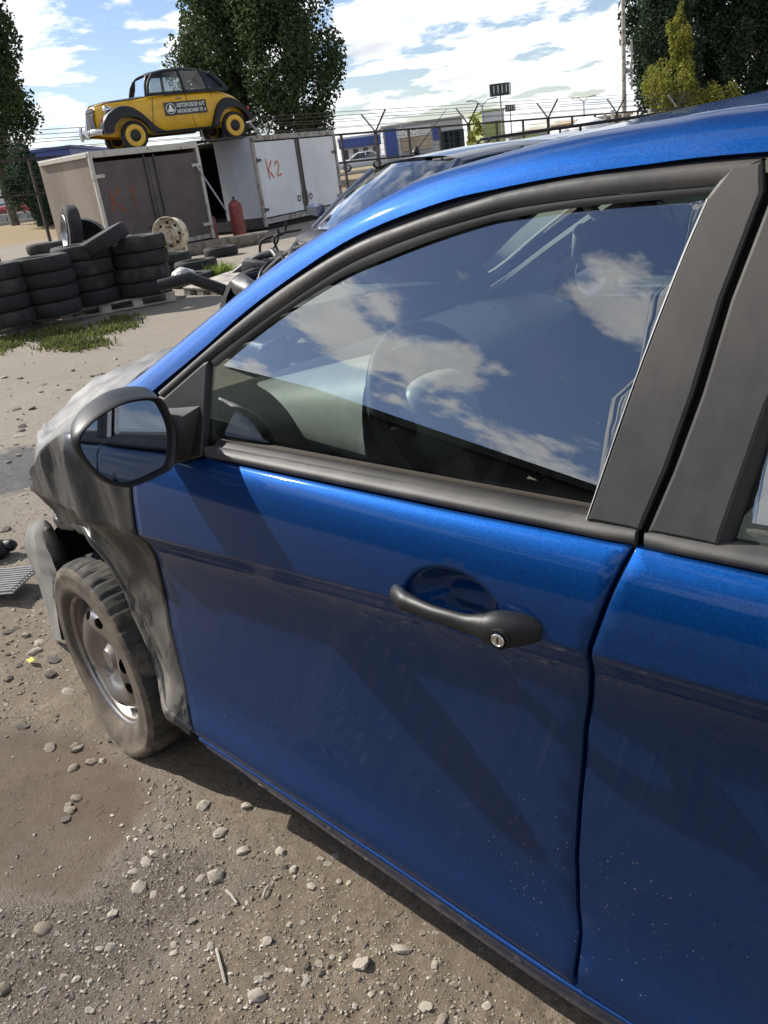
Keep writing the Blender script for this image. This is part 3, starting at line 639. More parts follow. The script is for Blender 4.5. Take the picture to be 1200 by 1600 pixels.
# rear door
r_out = [(1.511, .172), (1.8, .166), (2.15, .168), (2.30, .30), (2.42, .48), (2.50, .70), (2.53, .86), (2.54, .972), (2.2, .970), (1.8, .966), (1.5965, .966), (1.5785, .906), (1.5585, .835), (1.5395, .755), (1.5205, .662), (1.5055, .53), (1.4975, .41), (1.5005, .31), (1.5085, .266)]
def surf_low2(x, z):
    v = v_of(x, z); y = f_y(v)+bow(x); q = ((np.asarray(x)-2.34)/.088)**2+((np.asarray(z)-.862)/.056)**2; return y+.034*(1-sstep(.35, 1.05, q))
rear_door = panel('rear_door', r_out, surf_low2, 'blue_paint', car)
moulding(1.604, 2.53, rear_door)
panel('pillar_cover', [(1.606, .985), (1.625, 1.056), (1.643, 1.142), (1.657, 1.243), (1.682, 1.353), (1.676, 1.384), (1.80, 1.382), (1.785, 1.36), (1.752, 1.25), (1.716, 1.137), (1.690, .985)], surf_g, 'frame_black', rear_door, 'g', .02, .003, .02, off=-.005, smooth=25)
strip([(1.80, 1.382), (2.1, 1.364), (2.42, 1.30)], [(1.785, 1.357), (2.08, 1.338), (2.38, 1.272)], surf_g, 30, (-.004, 0), .003).build('window_frame', 'frame_black', rear_door, smooth=60, recalc=True)
strip([(1.782, 1.350), (1.752, 1.25), (1.716, 1.137), (1.690, .985)], [(1.795, 1.350), (1.765, 1.25), (1.728, 1.137), (1.702, .985)], surf_g, 24, (.0, .012), .001, 3, .01).build('glass_run', 'seal_rubber', rear_door, smooth=60, recalc=True)
panel('window_glass', [(1.693, .978), (1.72, 1.14), (1.756, 1.25), (1.79, 1.36), (2.08, 1.342), (2.38, 1.276), (2.50, 1.05), (2.52, .98)], surf_glass, 'side_glass', rear_door, 'g', .03, 0, .003, off=.017, smooth=180)
hs([(r[0]+1.005, r[1]+.012, r[2]+.03, r[3], r[4]) for r in crom(rows, 3)], 'handle_cap', rear_door, 'black_plastic')
rows2 = [(1.2165, .010, .8285, .004, .004), (1.228, -.001, .8285, .014, .015), (1.258, -.016, .829, .016, .018), (1.295, -.031, .828, .012, .015), (1.35, -.038, .829, .0115, .015), (1.398, -.032, .833, .016, .020), (1.411, -.027, .8345, .020, .0225)]
hs([(r[0]+1.005, r[1]+.012, r[2]+.03, r[3], r[4]) for r in crom(rows2, 4)], 'door_handle', rear_door, 'black_plastic')
# quarter panel
q_out = [(2.165, .168), (2.6, .20), (3.2, .24), (3.45, .42), (3.5, .7), (3.48, .93), (3.2, .965), (2.55, .972), (2.54, .86), (2.51, .70), (2.43, .48), (2.31, .30)]
panel('quarter_panel', q_out, lambda x, z: f_y(v_of(x, z))+bow(x), 'blue_paint', car, step=.04)
# sill, with the bright upper ridge
rings = []
for x in np.linspace(.50, 2.35, 80):
    zd, zs = float(f_zd(x)), float(f_zs(x)); bw = float(bow(x))
    prof = [(.060, zd+.010), (.030, zd+.000), (.006, zd-.003), (.002, zd-.008), (.003, zd-.014), (.012, zd-.022), (.015, zd-.03), (.018, (zd+zs)/2-.006), (.022, zs+.012), (.031, zs+.001), (.070, zs-.004), (.13, zs+.01)]
    rings.append([(x, y+bw, z) for y, z in prof])
b = MB(); b.loft(rings, False); b.build('sill', 'blue_paint', car, smooth=50, recalc=True)
mirrored(b).build('sill', 'blue_paint', car, smooth=50, recalc=True)
# roof with its side rails running down into the front pillars
NS = 90; B3 = resample(crom([(x, float(surf_g(x, z))-.004, z) for x, z in BL], 6), NS); S3 = resample(crom(SI, 6), NS)
rings = []
for i in range(NS):
    p0 = Vector(B3[i]); p2 = Vector(S3[i]); L = (p2-p0).length; c1 = p0+Vector((0, .33, .94))*L*.52+(p2-p0)*.10
    row = [(p0.x, p0.y+.03, p0.z-.008), (p0.x, p0.y+.006, p0.z-.003)]
    for k in range(11):
        t = k/10; q = p0*(1-t)**2+c1*(2*t*(1-t))+p2*t*t
        d = .0035*noise.noise(Vector((q.x*9, q.z*14, 3)))*math.sin(math.pi*t) if q.x > 1.1 else 0
        row.append((q.x, q.y+d, q.z+d*.4))
    rings.append(row)
b = MB(); b.loft(rings, False); rail = b
roof = MB(); roof.add(b.v, b.f)
i0 = int(np.argmin(abs(S3[:, 0]-1.10))); i1 = int(np.argmin(abs(S3[:, 0]-2.35)))
rings = []
for i in range(i0, i1+1):
    p = S3[i]; row = []
    t = (i-i0)/(i1-i0); fx = -.13*(1-t)**3+.15*t**3
    for k in range(25):
        s = k/24; y = p[1]+(2*MID-2*p[1])*s; w = 1-(2*s-1)**2; row.append((p[0]+fx*w, y, p[2]+.027*w*(.25+.75*min(1, 2.5*t))))
    rings.append(row)
roof.loft(rings, False); mr_ = mirrored(rail); roof.add(mr_.v, mr_.f)
roof_o = roof.build('roof', 'blue_paint', car, smooth=60, recalc=True)
# black seal between rail and door frames
strip([(p[0]+.001, p[1]) for p in BL[2:13]], [(p[0], p[1]-.002) for p in FT], surf_g, 60, (.010, .006), .004, 5, .02).build('door_seal', 'seal_rubber', car, smooth=60, recalc=True)
strip([(1.668, 1.393), (2.1, 1.373), (2.45, 1.312)], [(1.668, 1.384), (2.1, 1.363), (2.42, 1.30)], surf_g, 30, (.010, .006), .004, 5, .02).build('door_seal', 'seal_rubber', car, smooth=60, recalc=True)
b = MB(); b.loft([[(1.555, .085, .95), (1.655, .085, .95)], [(1.565, .105, 1.02), (1.665, .105, 1.02)], [(1.592, .160, 1.16), (1.695, .160, 1.16)], [(1.625, .243, 1.37), (1.74, .243, 1.37)]], False)
b.build('pillar_seal', 'seal_rubber', car, recalc=True)
b = MB(); b.box((1.507, .15, .56), (.05, .10, .80), bev=.01); b.build('door_pillar', 'dark_void', car)
# windscreen and rear screen
rings = []
for i in range(1, i0+1, 2):
    p = S3[i]; row = []; t = i/i0; bulge = .30*(1-t)+.13*t
    for k in range(25):
        s = k/24; y = p[1]+.012+(2*MID-2*p[1]-.024)*s; w = 1-(2*s-1)**2; row.append((p[0]+.006-bulge*w, y, p[2]-.004+.045*w*(1-.85*t)))
    rings.append(row)
b = MB(); b.loft(rings, False); b.build('windscreen', 'clear_glass', car, smooth=180, recalc=True)
rings = []
for i in range(i1, NS-1):
    p = S3[i]; row = []
    for k in range(17):
        s = k/16; y = p[1]+.01+(2*MID-2*p[1]-.02)*s; w = 1-(2*s-1)**2; row.append((p[0]+.15*w, y, p[2]+.04*w))
    rings.append(row)
b = MB(); b.loft(rings, False); b.build('rear_screen', 'side_glass', car, smooth=180, recalc=True)
rings = []
for x, z in ((2.86, 1.20), (2.95, 1.08), (3.15, 1.03), (3.42, .99), (3.5, .95), (3.56, .7), (3.52, .35), (3.4, .22)):
    rings.append([(x+.06*(1-(2*k/12-1)**2), .06+1.58*k/12, z+.03*(1-(2*k/12-1)**2)) for k in range(13)])
b = MB(); b.loft(rings, False); b.build('boot_lid', 'blue_paint', car, smooth=60, recalc=True)
# crumpled wing
def crumple(x, z, y0=0.):
    x = np.atleast_1d(np.asarray(x, float)); z = np.atleast_1d(np.asarray(z, float)); out = np.zeros(len(x))
    for i in range(len(x)):
        a = float(sstep(.42, -.05, x[i])); b_ = float(sstep(.50, .40, x[i]))
        q = Vector((x[i]*4.5+y0, z[i]*4.5, 1.7)); dv, _ = noise.voronoi(q*1.25+noise.noise_vector(q)*.25); r1 = 1.1-min(1.4, (dv[1]-dv[0])*1.7); dv2, _ = noise.voronoi(q*2.9+Vector((4, 1, 0))); r2 = .9-min(1.2, (dv2[1]-dv2[0])*1.5)
        out[i] = -(.004+.016*a)*b_*(r1-.3)-(.001+.004*a)*b_*(r2-.3)+.05*a*a
        out[i] += .010*b_*math.sin((x[i]*.8+z[i]*.35)*38)*float(sstep(.62, .80, z[i]+.25*x[i]))*float(sstep(.05, .2, x[i]))*float(sstep(.46, .36, x[i]))
        if x[i] < -.14: out[i] += .35*(-.14-x[i])
    return out
def surf_wing(x, z):
    x = np.asarray(x, float); z = np.asarray(z, float); v = v_of(x, z)
    y = f_y(np.clip(v, 0, 3))+bow(x)+np.clip(z-.90, 0, 1)**2*5
    return y+crumple(x, z)-.012*np.exp(-((np.hypot(x-.02, z-.29)-.375)/.025)**2)
w_out = [(.483, .93), (.36, .955), (.25, .952), (.16, .938), (.074, .917), (-.01, .885), (-.07, .845), (-.136, .80), (-.165, .75), (-.205, .70), (-.215, .66), (-.16, .625), (-.09, .628), (-.03, .640), (.02, .648), (.08, .652), (.13, .640), (.175, .605), (.21, .555), (.25, .478), (.285, .395), (.32, .325), (.37, .272), (.43, .246), (.487, .229), (.440, .305), (.415, .39), (.407, .49), (.423, .62), (.459, .762), (.463, .87), (.468, .90)]
gx = np.array([(x, z) for x in np.arange(-.24, .5, .011) for z in np.arange(.2, .98, .011)])
wing = panel('front_wing', [tuple(p) for p in w_out], surf_wing, 'wing_primer', car, 'g', .05, .003, .03, extra=gx, smooth=32)
b = MB()                                                        # folded lip of the wheel arch
arch = crom([(-.19, .655), (-.09, .637), (.02, .655), (.10, .655), (.165, .625), (.215, .555), (.255, .478), (.29, .395), (.325, .325), (.38, .27), (.47, .235)], 5)
b.tube([(p[0], float(surf_wing(p[0], p[1])[0])+.004, p[1]) for p in arch], .011, 8, flat=1.5); b.build('arch_lip', 'wing_primer', wing, smooth=80)
# bonnet, dirty pale grey and buckled
rings = []
for j in range(49):
    s = j/48; y = .085+(2*MID-.17)*s; e = min(y-.085, 2*MID-.085-y); row = []
    front = -.13-.30*float(sstep(0, .22, e))-.05*math.sin(y*9); rear = .40-.30*(1-(2*s-1)**2)**.7
    for i in range(44):
        t = i/43; x = rear+(front-rear)*t; dx = .34-x
        z = 1.015-max(0, dx)*(.37-.35*min(e, .35))+.16*min(e, .45)**.7-.055*math.exp(-(e/.03)**2)
        a = .2+1.0*float(sstep(.25, -.35, x)); q = Vector((x*5, y*5, .6))
        z += a*(.020*(1-abs(noise.noise(q))*2)+.008*(1-abs(noise.noise(q*2.3))*2)-.010); z -= .05*float(sstep(.94, 1., t))
        row.append((x, y, z))
    rings.append(row)
b = MB(); b.loft(rings, False); b.build('bonnet', 'hood_grey', car, smooth=34, recalc=True)
# torn bumper corner hanging in front of the wheel
gr = []
cols = [[(44, 822), (37, 848), (44, 872), (56, 900), (66, 930), (76, 965), (84, 1000)], [(58, 816), (52, 848), (60, 875), (70, 902), (77, 932), (84, 965), (90, 1000)], [(74, 816), (76, 850), (84, 878), (88, 905), (88, 934), (92, 966), (97, 1000)], [(88, 838), (100, 856), (106, 880), (101, 905), (98, 934), (100, 966), (104, 1000)]]
for ci, cpts in enumerate(cols):
    yy = [.22, .13, .08, .16][ci]; row = []
    for (u, v) in crom([(float(a), float(b_)) for a, b_ in cpts], 4):
        d = ray(u, v); y_ = yy+.02*noise.noise(Vector((u*.05, v*.05, 2))); t = (y_-CAM[1])/d[1]; row.append(tuple(CAM+d*t))
    gr.append(row)
gr = [list(map(tuple, r)) for r in zip(*[[c for c in zip(*resample(np.array(g), 26).T)] for g in gr])]
gr = [[tuple(q) for q in resample(crom(r, 4), 14)] for r in gr]
b = MB(); b.loft(gr, False); b.loft([[(p[0]-.006, p[1]+.006, p[2]) for p in r] for r in gr][::-1], False); b.build('front_bumper', 'bumper_grey', car, smooth=70)
# wheel housing and engine bay behind the torn front
arc = [(.02+.37*math.cos(a), .29+.37*math.sin(a)) for a in np.linspace(R_(-35), R_(175), 22)]
b = MB(); b.loft([[(x, .09+float(bow(x)), z) for x, z in arc], [(x, .55, z) for x, z in arc], [(.02+(x-.02)*.05, .56, .29+(z-.29)*.05) for x, z in arc]], False); b.build('wheel_housing', 'dark_void', car, recalc=True)
b = MB(); b.box((-.08, .85, .62), (.50, 1.25, .34), bev=.06); b.build('engine_block', 'dark_steel', car)
b = MB(); b.box((-.34, .85, .50), (.05, 1.3, .34), bev=.02); b.build('radiator', 'dark_steel', car)
b = MB(); b.box((1.4, .85, .20), (3.6, 1.45, .10), bev=.03); b.build('floor_pan', 'dark_void', car)
# far flank
def mpanel(nm, out, sf, mt, par, g='low', st=.05, **k): return panel(nm, out, sf, mt, par, g, st, mirror=True, **k)
fd2 = mpanel('front_door', d_out, lambda x, z: f_y(v_of(x, z))+bow(x), 'blue_paint', car)
mpanel('window_glass', gl_out, surf_glass, 'side_glass', fd2, 'g', .05, roll=0, flange=.003, off=.017, smooth=180)
mirrored(strip(FT, FBt, surf_g, 40, (-.004, .0), .004)).build('window_frame', 'frame_black', fd2, smooth=60, recalc=True)
mpanel('pillar_cover', [(1.524, .975), (1.559, 1.156), (1.610, 1.352), (1.632, 1.383), (1.664, 1.384), (1.632, 1.142), (1.596, .975)], surf_g, 'frame_black', fd2, 'g', .03, roll=.003, flange=.02, off=-.006)
rd2 = mpanel('rear_door', r_out, lambda x, z: f_y(v_of(x, z))+bow(x), 'blue_paint', car)
mpanel('window_glass', [(1.693, .978), (1.72, 1.14), (1.79, 1.36), (2.08, 1.342), (2.38, 1.276), (2.50, 1.05), (2.52, .98)], surf_glass, 'side_glass', rd2, 'g', .05, roll=0, flange=.003, off=.017, smooth=180)
mpanel('quarter_panel', q_out, lambda x, z: f_y(v_of(x, z))+bow(x), 'blue_paint', car)
mpanel('front_wing', [(.483, .93), (.25, .95), (.0, .92), (-.2, .80), (-.3, .66), (-.25, .60), (.0, .66), (.17, .60), (.25, .478), (.32, .325), (.487, .229), (.44, .305), (.407, .49), (.459, .762)], lambda x, z: f_y(np.clip(v_of(x, z), 0, 3))+bow(x), 'wing_primer', car, 'g', .06)

# side mirror
mo = [(-.171, 1.060), (-.139, 1.096), (-.062, 1.118), (.008, 1.110), (.026, 1.085), (.029, 1.03), (.006, .968), (-.02, .955), (-.100, .952), (-.148, .990)]
mo = np.array(crom(mo, 6, True)); mc = np.array([-.068, 1.034]); mo = mc+(mo-mc)*.925+np.array([.007, -.016]); mc = mc+np.array([.007, -.016])
def mring(sc, dx, sh=(0, 0)):
    return [(.665+.15*(p[0]-mc[0])*sc-.105*(p[1]-mc[1])*sc+dx, mc[0]+(p[0]-mc[0])*sc+sh[0], mc[1]+(p[1]-mc[1])*sc+sh[1]) for p in mo]
mirror = MB(); mirror.loft([mring(.885, -.014), mring(.895, -.004), mring(.92, .003), mring(.96, .005), mring(.99, .001), mring(1.0, -.012), mring(.985, -.035, (.010, .006)), mring(.93, -.062, (.022, .012)), mring(.82, -.088, (.034, .018)), mring(.62, -.108, (.042, .022)), mring(.33, -.118, (.046, .024)), mring(.02, -.121, (.046, .024))], True)
mirror = mirror.build('side_mirror', 'black_plastic', car, smooth=50, recalc=True)
b = MB(); b.add(mring(.89, -.012), [tuple(range(len(mo)))]); b.build('mirror_glass', 'mirror_glass', mirror, recalc=False)
b = MB(); b.loft([[(.650, .00, .968), (.650, .00, 1.020), (.60, .00, 1.020), (.60, .00, .968)], [(.672, .03, .955), (.672, .03, 1.03), (.60, .03, 1.03), (.60, .03, .955)], [(.700, .070, .945), (.696, .082, 1.05), (.60, .085, 1.04), (.595, .06, .94)]], True, True, True); b.build('mirror_arm', 'seal_rubber', mirror, smooth=80, recalc=True)

# front wheel, steered a little, its tyre flat
WM = tf((.025, .135, .258), (0, 0, R_(-7))) @ tf((0, 0, 0), (R_(90), 0, 0))
def car_wheel(name, parent, M, flat_z=None, tyre_mat='dusty_tyre', rim_mat='steel_rim', Rt=.30):
    e = bpy.data.objects.new(name, None); COL.objects.link(e); e.parent = parent
    s = Rt/.30; prof = [(.186, -.07), (.20, -.085), (.24, -.098), (.272, -.096), (.290, -.086), (.297, -.07), (.300, -.03), (.300, .03), (.2985, .062), (.2965, .074), (.290, .087), (.283, .092), (.272, .0955), (.268, .0965), (.262, .0945), (.240, .0975), (.222, .0955), (.210, .090), (.2035, .086), (.199, .080), (.186, .07)]
    seg = 216; rings = []
    for r, h in prof:
        ring = []
        for k in range(seg):
            rr_ = r
            if r > .289 and k % 6 == 0 and h > .02: rr_ -= .006
            if r > .2965 and abs(h) < .05 and k % 6 == 3: rr_ -= .004
            a = 2*math.pi*k/seg; p = Vector((rr_*s*math.cos(a), rr_*s*math.sin(a), h))
            if flat_z is not None:
                wz = (M @ p).z
                if wz < flat_z+.07:
                    sq = (flat_z+.07-wz); p.z += math.copysign(min(.03, sq*.35), p.z)*(1 if r > .21 else .3); q = M @ p
                    if q.z < flat_z+.004: q.z = flat_z+.004+.002*noise.noise(q*30); p = M.inverted() @ q
            ring.append(p)
        rings.append(ring)
    b = MB(); b.loft(rings, True, M=M); to_ = b.build('tyre', tyre_mat, e, smooth=38, recalc=True); to_.data.materials.append(MAT['tread_rubber'])
    for i_, pl in enumerate(to_.data.polygons): pl.material_index = 1 if 4 <= (i_//seg) <= 9 else 0
    # steel disc with oval openings
    b = MB(); b.lathe([(.188, -.06), (.190, .066), (.198, .074), (.199, .080), (.1955, .083), (.190, .080), (.184, .068), (.180, .040), (.176, .028), (.168, .022)], 72, M)
    hol = []
    for k in range(8):
        a0 = 2*math.pi*(k+.5)/8+(.13 if k % 2 else -.13); L = []
        for t in np.linspace(0, 2*math.pi, 17)[:-1]:
            rx = .136+.011*math.cos(t); ta = .021*math.sin(t)
            L.append((rx*math.cos(a0)-ta*math.sin(a0), rx*math.sin(a0)+ta*math.cos(a0)))
        hol.append(np.array(L))
    pts = []; ed = []
    out = [(.169*math.cos(a), .169*math.sin(a)) for a in np.linspace(0, 2*math.pi, 73)[:-1]]
    for loop in [np.array(out)]+hol:
        o_ = len(pts); pts += [tuple(p) for p in loop]; ed += [(o_+i, o_+(i+1) % len(loop)) for i in range(len(loop))]
    gp = np.array([(r*math.cos(a), r*math.sin(a)) for r in np.linspace(.0, .162, 18) for a in np.linspace(0, 2*math.pi, max(6, int(r*420)))[:-1]])
    ok = np.ones(len(gp), bool)
    for hl in hol: ok &= ~in_poly(gp, inset(hl, -.003))
    pts += [tuple(p) for p in gp[ok]]
    r_ = delaunay_2d_cdt([Vector((float(p[0]), float(p[1]))) for p in pts], ed, [], 0, 1e-6)
    vo = np.array([(p.x, p.y) for p in r_[0]]); F = []
    for f in r_[2]:
        c = vo[list(f)].mean(0)[None]
        if not any(in_poly(c, hl)[0] for hl in hol): F.append(tuple(f))
    hp = pchip([0, .028, .034, .04, .06, .075, .10, .122, .14, .155, .17], [.045, .045, .043, .026, .028, .032, .052, .056, .050, .034, .020])
    V = []
    for p in vo:
        r = math.hypot(*p); th = math.atan2(p[1], p[0]); V.append((p[0], p[1], float(hp(r))+.006*math.cos(4*th)*math.exp(-((r-.11)/.03)**2)-.05+.074))
    b.add(V, F, M); b.build('rim', rim_mat, e, smooth=45, recalc=True)
    b = MB(); b.lathe([(.17, -.02), (.0, -.02)], 24, M); b.build('brake_drum', 'dark_void', e)
    b = MB(); b.lathe([(.028, .0), (.028, .034), (.022, .042), (.0, .044)], 20, M); b.build('hub_cap', 'dark_steel', e, smooth=40)
    for k in range(4):
        a = math.pi/4+k*math.pi/2; b = MB(); b.lathe([(.0125, .0), (.0125, .014), (.0095, .02), (.0095, .030), (.006, .035), (.0, .036)], 6 if True else 12, M @ tf((.054*math.cos(a), .054*math.sin(a), .008))); b.build('wheel_nut', 'chrome', e, smooth=30)
    return e
car_wheel('front_wheel', car, WM, 0.0, Rt=.292)
car_wheel('front_wheel', car, tf((.03, 1.565, .25)) @ tf((0, 0, 0), (R_(-90), 0, 0)), 0.0)
car_wheel('rear_wheel', car, tf((2.60, .14, .25)) @ tf((0, 0, 0), (R_(90), 0, 0)), 0.0)
car_wheel('rear_wheel', car, tf((2.60, 1.56, .25)) @ tf((0, 0, 0), (R_(-90), 0, 0)), 0.0)
b = MB(); arc2 = [(2.60+.33*math.cos(a), .27+.33*math.sin(a)) for a in np.linspace(0, 2*math.pi, 33)[:-1]]
for yy, dy in ((.0, 1), (1.70, -1)):
    bb = MB(); bb.loft([[(x, yy+dy*(float(f_y(1.5)+bow(2.6))-.006-.03*abs(z-.27)), z) for x, z in arc2 if z > .17], [(2.60, yy+dy*.3, .25)]*len([1 for x, z in arc2 if z > .17])], False); bb.build('arch_lining', 'dark_void', car, recalc=True)

# cabin
def prof_loft(name, prof, ys, mat, parent, fn=None, smooth=50):
    rings = [[(x+(fn(x, y, z)[0] if fn else 0), y, z+(fn(x, y, z)[1] if fn else 0)) for x, z in prof] for y in ys]; b = MB(); b.loft(rings, False); return b.build(name, mat, parent, smooth=smooth, recalc=True)
dash = prof_loft('dashboard', crom([(.12, .90), (.32, .955), (.50, .975), (.62, .97), (.70, .945), (.73, .90), (.70, .80), (.66, .70), (.60, .52), (.55, .36)], 4), np.linspace(.13, 1.57, 40), 'interior_grey', car, lambda x, y, z: (-.08*(abs(y-.85)/.72)**2, 0.))
rings = []
for x in np.linspace(.40, .86, 16):
    t = (x-.40)/.46; r = .085+.075*t**.8; zc_ = .94+.0*t
    rings.append([(x+.05*math.cos(a)**2, .47+r*1.12*math.cos(a), zc_+(.03+.105*t)*max(0, math.sin(a))**.7-.03*(1-math.sin(a))) for a in np.linspace(R_(-10), R_(190), 25)])
b = MB(); b.loft(rings, False); b.loft([[(p[0]-.004, .47+(p[1]-.47)*.94, p[2]-.012) for p in r] for r in rings][::-1], False); b.build('instrument_hood', 'dash_grey', dash, smooth=70)
b = MB(); b.box((.70, .47, .955), (.03, .20, .10), tf((0, 0, 0), (0, R_(-0), 0)), bev=.01); b.build('instrument_panel', 'dark_void', dash)
for yv in (.72, .98): 
    b = MB(); b.lathe([(.045, -.01), (.05, .0), (.045, .006), (.038, .0), (.0, -.006)], 20, tf((.725, yv, .86), (0, R_(80), 0))); b.build('air_vent', 'dark_steel', dash, smooth=40)
b = MB(); b.box((.72, .85, .72), (.06, .22, .16), tf((0, 0, 0), (0, 0, 0)), bev=.015); b.build('centre_console', 'black_plastic', dash)
ax = Vector((math.cos(R_(24)), 0, math.sin(R_(24)))); SC = Vector((.96, .48, .945))
SMx = basis(SC, ax.cross(Vector((0, 1, 0))).normalized(), Vector((0, 1, 0)), ax)     # local x = up the wheel, y = across, z = to driver
sw = MB(); sw.tube([SMx @ Vector((.183*math.cos(a), .183*math.sin(a), 0)) for a in np.linspace(0, 2*math.pi, 57)[:-1]], .0155, 10, cap=False)
n10 = 10; base_i = 55*n10
for j in range(n10): sw.f.append((base_i+j, base_i+(j+1) % n10, (j+1) % n10, j))
sw = sw.build('steering_wheel', 'interior_grey', car, smooth=80)
for a in (R_(90), R_(-90), R_(180)):
    b = MB(); b.tube([SMx @ Vector((.05*math.cos(a), .05*math.sin(a), -.01)), SMx @ Vector((.12*math.cos(a), .12*math.sin(a), -.008)), SMx @ Vector((.178*math.cos(a), .178*math.sin(a), 0))], [.024, .018, .014], 8); b.build('spoke', 'interior_grey', sw, smooth=60)
pad = []
for h, k in ((-.03, .9), (.0, 1.0), (.02, .95), (.035, .75), (.042, .4), (.044, .02)):
    pad.append([SMx @ Vector((.085*k*math.copysign(abs(math.cos(a))**.7, math.cos(a))*(1 if math.cos(a) > 0 else 1.1), .10*k*math.copysign(abs(math.sin(a))**.7, math.sin(a)), h)) for a in np.linspace(0, 2*math.pi, 33)[:-1]])
b = MB(); b.loft(pad, True); b.build('horn_pad', 'dash_grey', sw, smooth=70, recalc=True)
b = MB(); b.tube([SMx @ Vector((.012*math.cos(a), .019*math.sin(a), .046)) for a in np.linspace(0, 2*math.pi, 25)], .0018, 6)
b.tube([SMx @ Vector((.008, -.010, .047)), SMx @ Vector((-.009, -.006, .047))], .0018, 6); b.tube([SMx @ Vector((.009, .006, .047)), SMx @ Vector((-.008, .010, .047))], .0018, 6); b.tube([SMx @ Vector((.002, -.008, .047)), SMx @ Vector((-.001, .008, .047))], .0018, 6)
b.build('emblem', 'chrome', sw, smooth=60)
b = MB(); b.tube([SC-ax*.02, SC-ax*.30], .035, 12); b.build('steering_column', 'interior_grey', sw, smooth=60)
for s_ in (-1, 1):
    b = MB(); b.tube([SC-ax*.06+Vector((0, .04*s_, 0)), SC-ax*.055+Vector((0, .17*s_, .03))], [.012, .008], 8); b.build('stalk', 'black_plastic', sw, smooth=60)
def seat(y, nm='front_seat'):
    e = bpy.data.objects.new(nm, None); COL.objects.link(e); e.parent = car; e.location = (1.55, y, .28)
    b = MB(); b.box((-.02, 0, .12), (.52, .50, .18), tf((0, 0, 0), (0, R_(-6), 0)), bev=.06); b.build('cushion', 'seat_cloth', e, smooth=50)
    b = MB(); b.box((0, 0, .33), (.15, .48, .62), tf((.28, 0, .14), (0, R_(18), 0)), bev=.06); b.build('backrest', 'seat_cloth', e, smooth=50)
    b = MB(); b.box((0, 0, .74), (.10, .26, .17), tf((.28, 0, .14), (0, R_(18), 0)), bev=.045); b.build('headrest', 'seat_cloth', e, smooth=50)
seat(.49); seat(1.21)
b = MB(); b.box((2.35, .85, .45), (.55, 1.3, .2), bev=.06); b.build('rear_bench', 'seat_cloth', car, smooth=50)
b = MB(); b.box((0, 0, .3), (.16, 1.3, .62), tf((2.6, .85, .42), (0, R_(20), 0)), bev=.06); b.build('rear_backrest', 'seat_cloth', car, smooth=50)
for s_, par in ((1, front_door), (-1, fd2)):
    b = MB(); b.loft([[(.52, .10, .27), (.52, .10, .935)], [(1.0, .085, .27), (1.0, .085, .945)], [(1.52, .085, .25), (1.52, .085, .955)]], False); b.box((1.15, .125, .80), (.5, .06, .05), bev=.02)
    b = b if s_ > 0 else mirrored(b); b.build('door_trim', 'interior_grey', par, recalc=True)
b = MB()
for s_ in (1,):
    bb = MB(); bb.loft([[(S3[i][0]+.02, S3[i][1]+.0, S3[i][2]-.03), (S3[i][0]+.055, S3[i][1]-.035, S3[i][2]-.055), (S3[i][0]+.06, S3[i][1]+.01, S3[i][2]-.06), (S3[i][0]+.03, S3[i][1]+.03, S3[i][2]-.045)] for i in range(4, i1, 3)], True, True, True)
    bb = mirrored(bb) if s_ else bb; bb.build('pillar_trim', 'trim_light', car, smooth=60, recalc=True)
rings = []
for i in range(i0, i1+1, 2):
    p = S3[i]; t = (i-i0)/(i1-i0); fx = -.13*(1-t)**3+.15*t**3
    rings.append([(p[0]+fx*(1-(2*k/12-1)**2), p[1]-.03+(2*MID-2*p[1]+.06)*k/12, p[2]-.045+.05*(1-(2*k/12-1)**2)) for k in range(13)])
b = MB(); b.loft(rings, False); b.build('headlining', 'trim_light', car, smooth=70, recalc=True)
rv = MB(); rv.box((0, 0, 0), (.035, .24, .075), tf((1.17, .83, 1.235), (0, R_(8), R_(-14))), bev=.014); rv = rv.build('rear_view_mirror', 'trim_light', car, smooth=50)
b = MB(); b.box((.019, 0, 0), (.002, .215, .058), tf((1.17, .83, 1.235), (0, R_(8), R_(-14))), bev=.001); b.build('mirror_glass', 'mirror_glass', rv)
b = MB(); b.tube([(1.15, .84, 1.245), (1.07, .85, 1.33), (1.02, .85, 1.36)], .012, 8); b.build('mirror_stem', 'trim_light', rv, smooth=60)
for y in (.50, 1.2):
    b = MB(); b.box((0, 0, 0), (.16, .40, .018), tf((1.12, y, 1.345), (0, R_(12), 0)), bev=.008); b.build('sun_visor', 'trim_light', car, smooth=50)
b = MB(); b.box((1.0, .85, .30), (1.6, 1.4, .04)); b.build('carpet', 'seat_cloth', car)
b = MB(); b.box((.36, .85, .58), (.04, 1.4, .62)); b.build('firewall', 'dark_void', car)

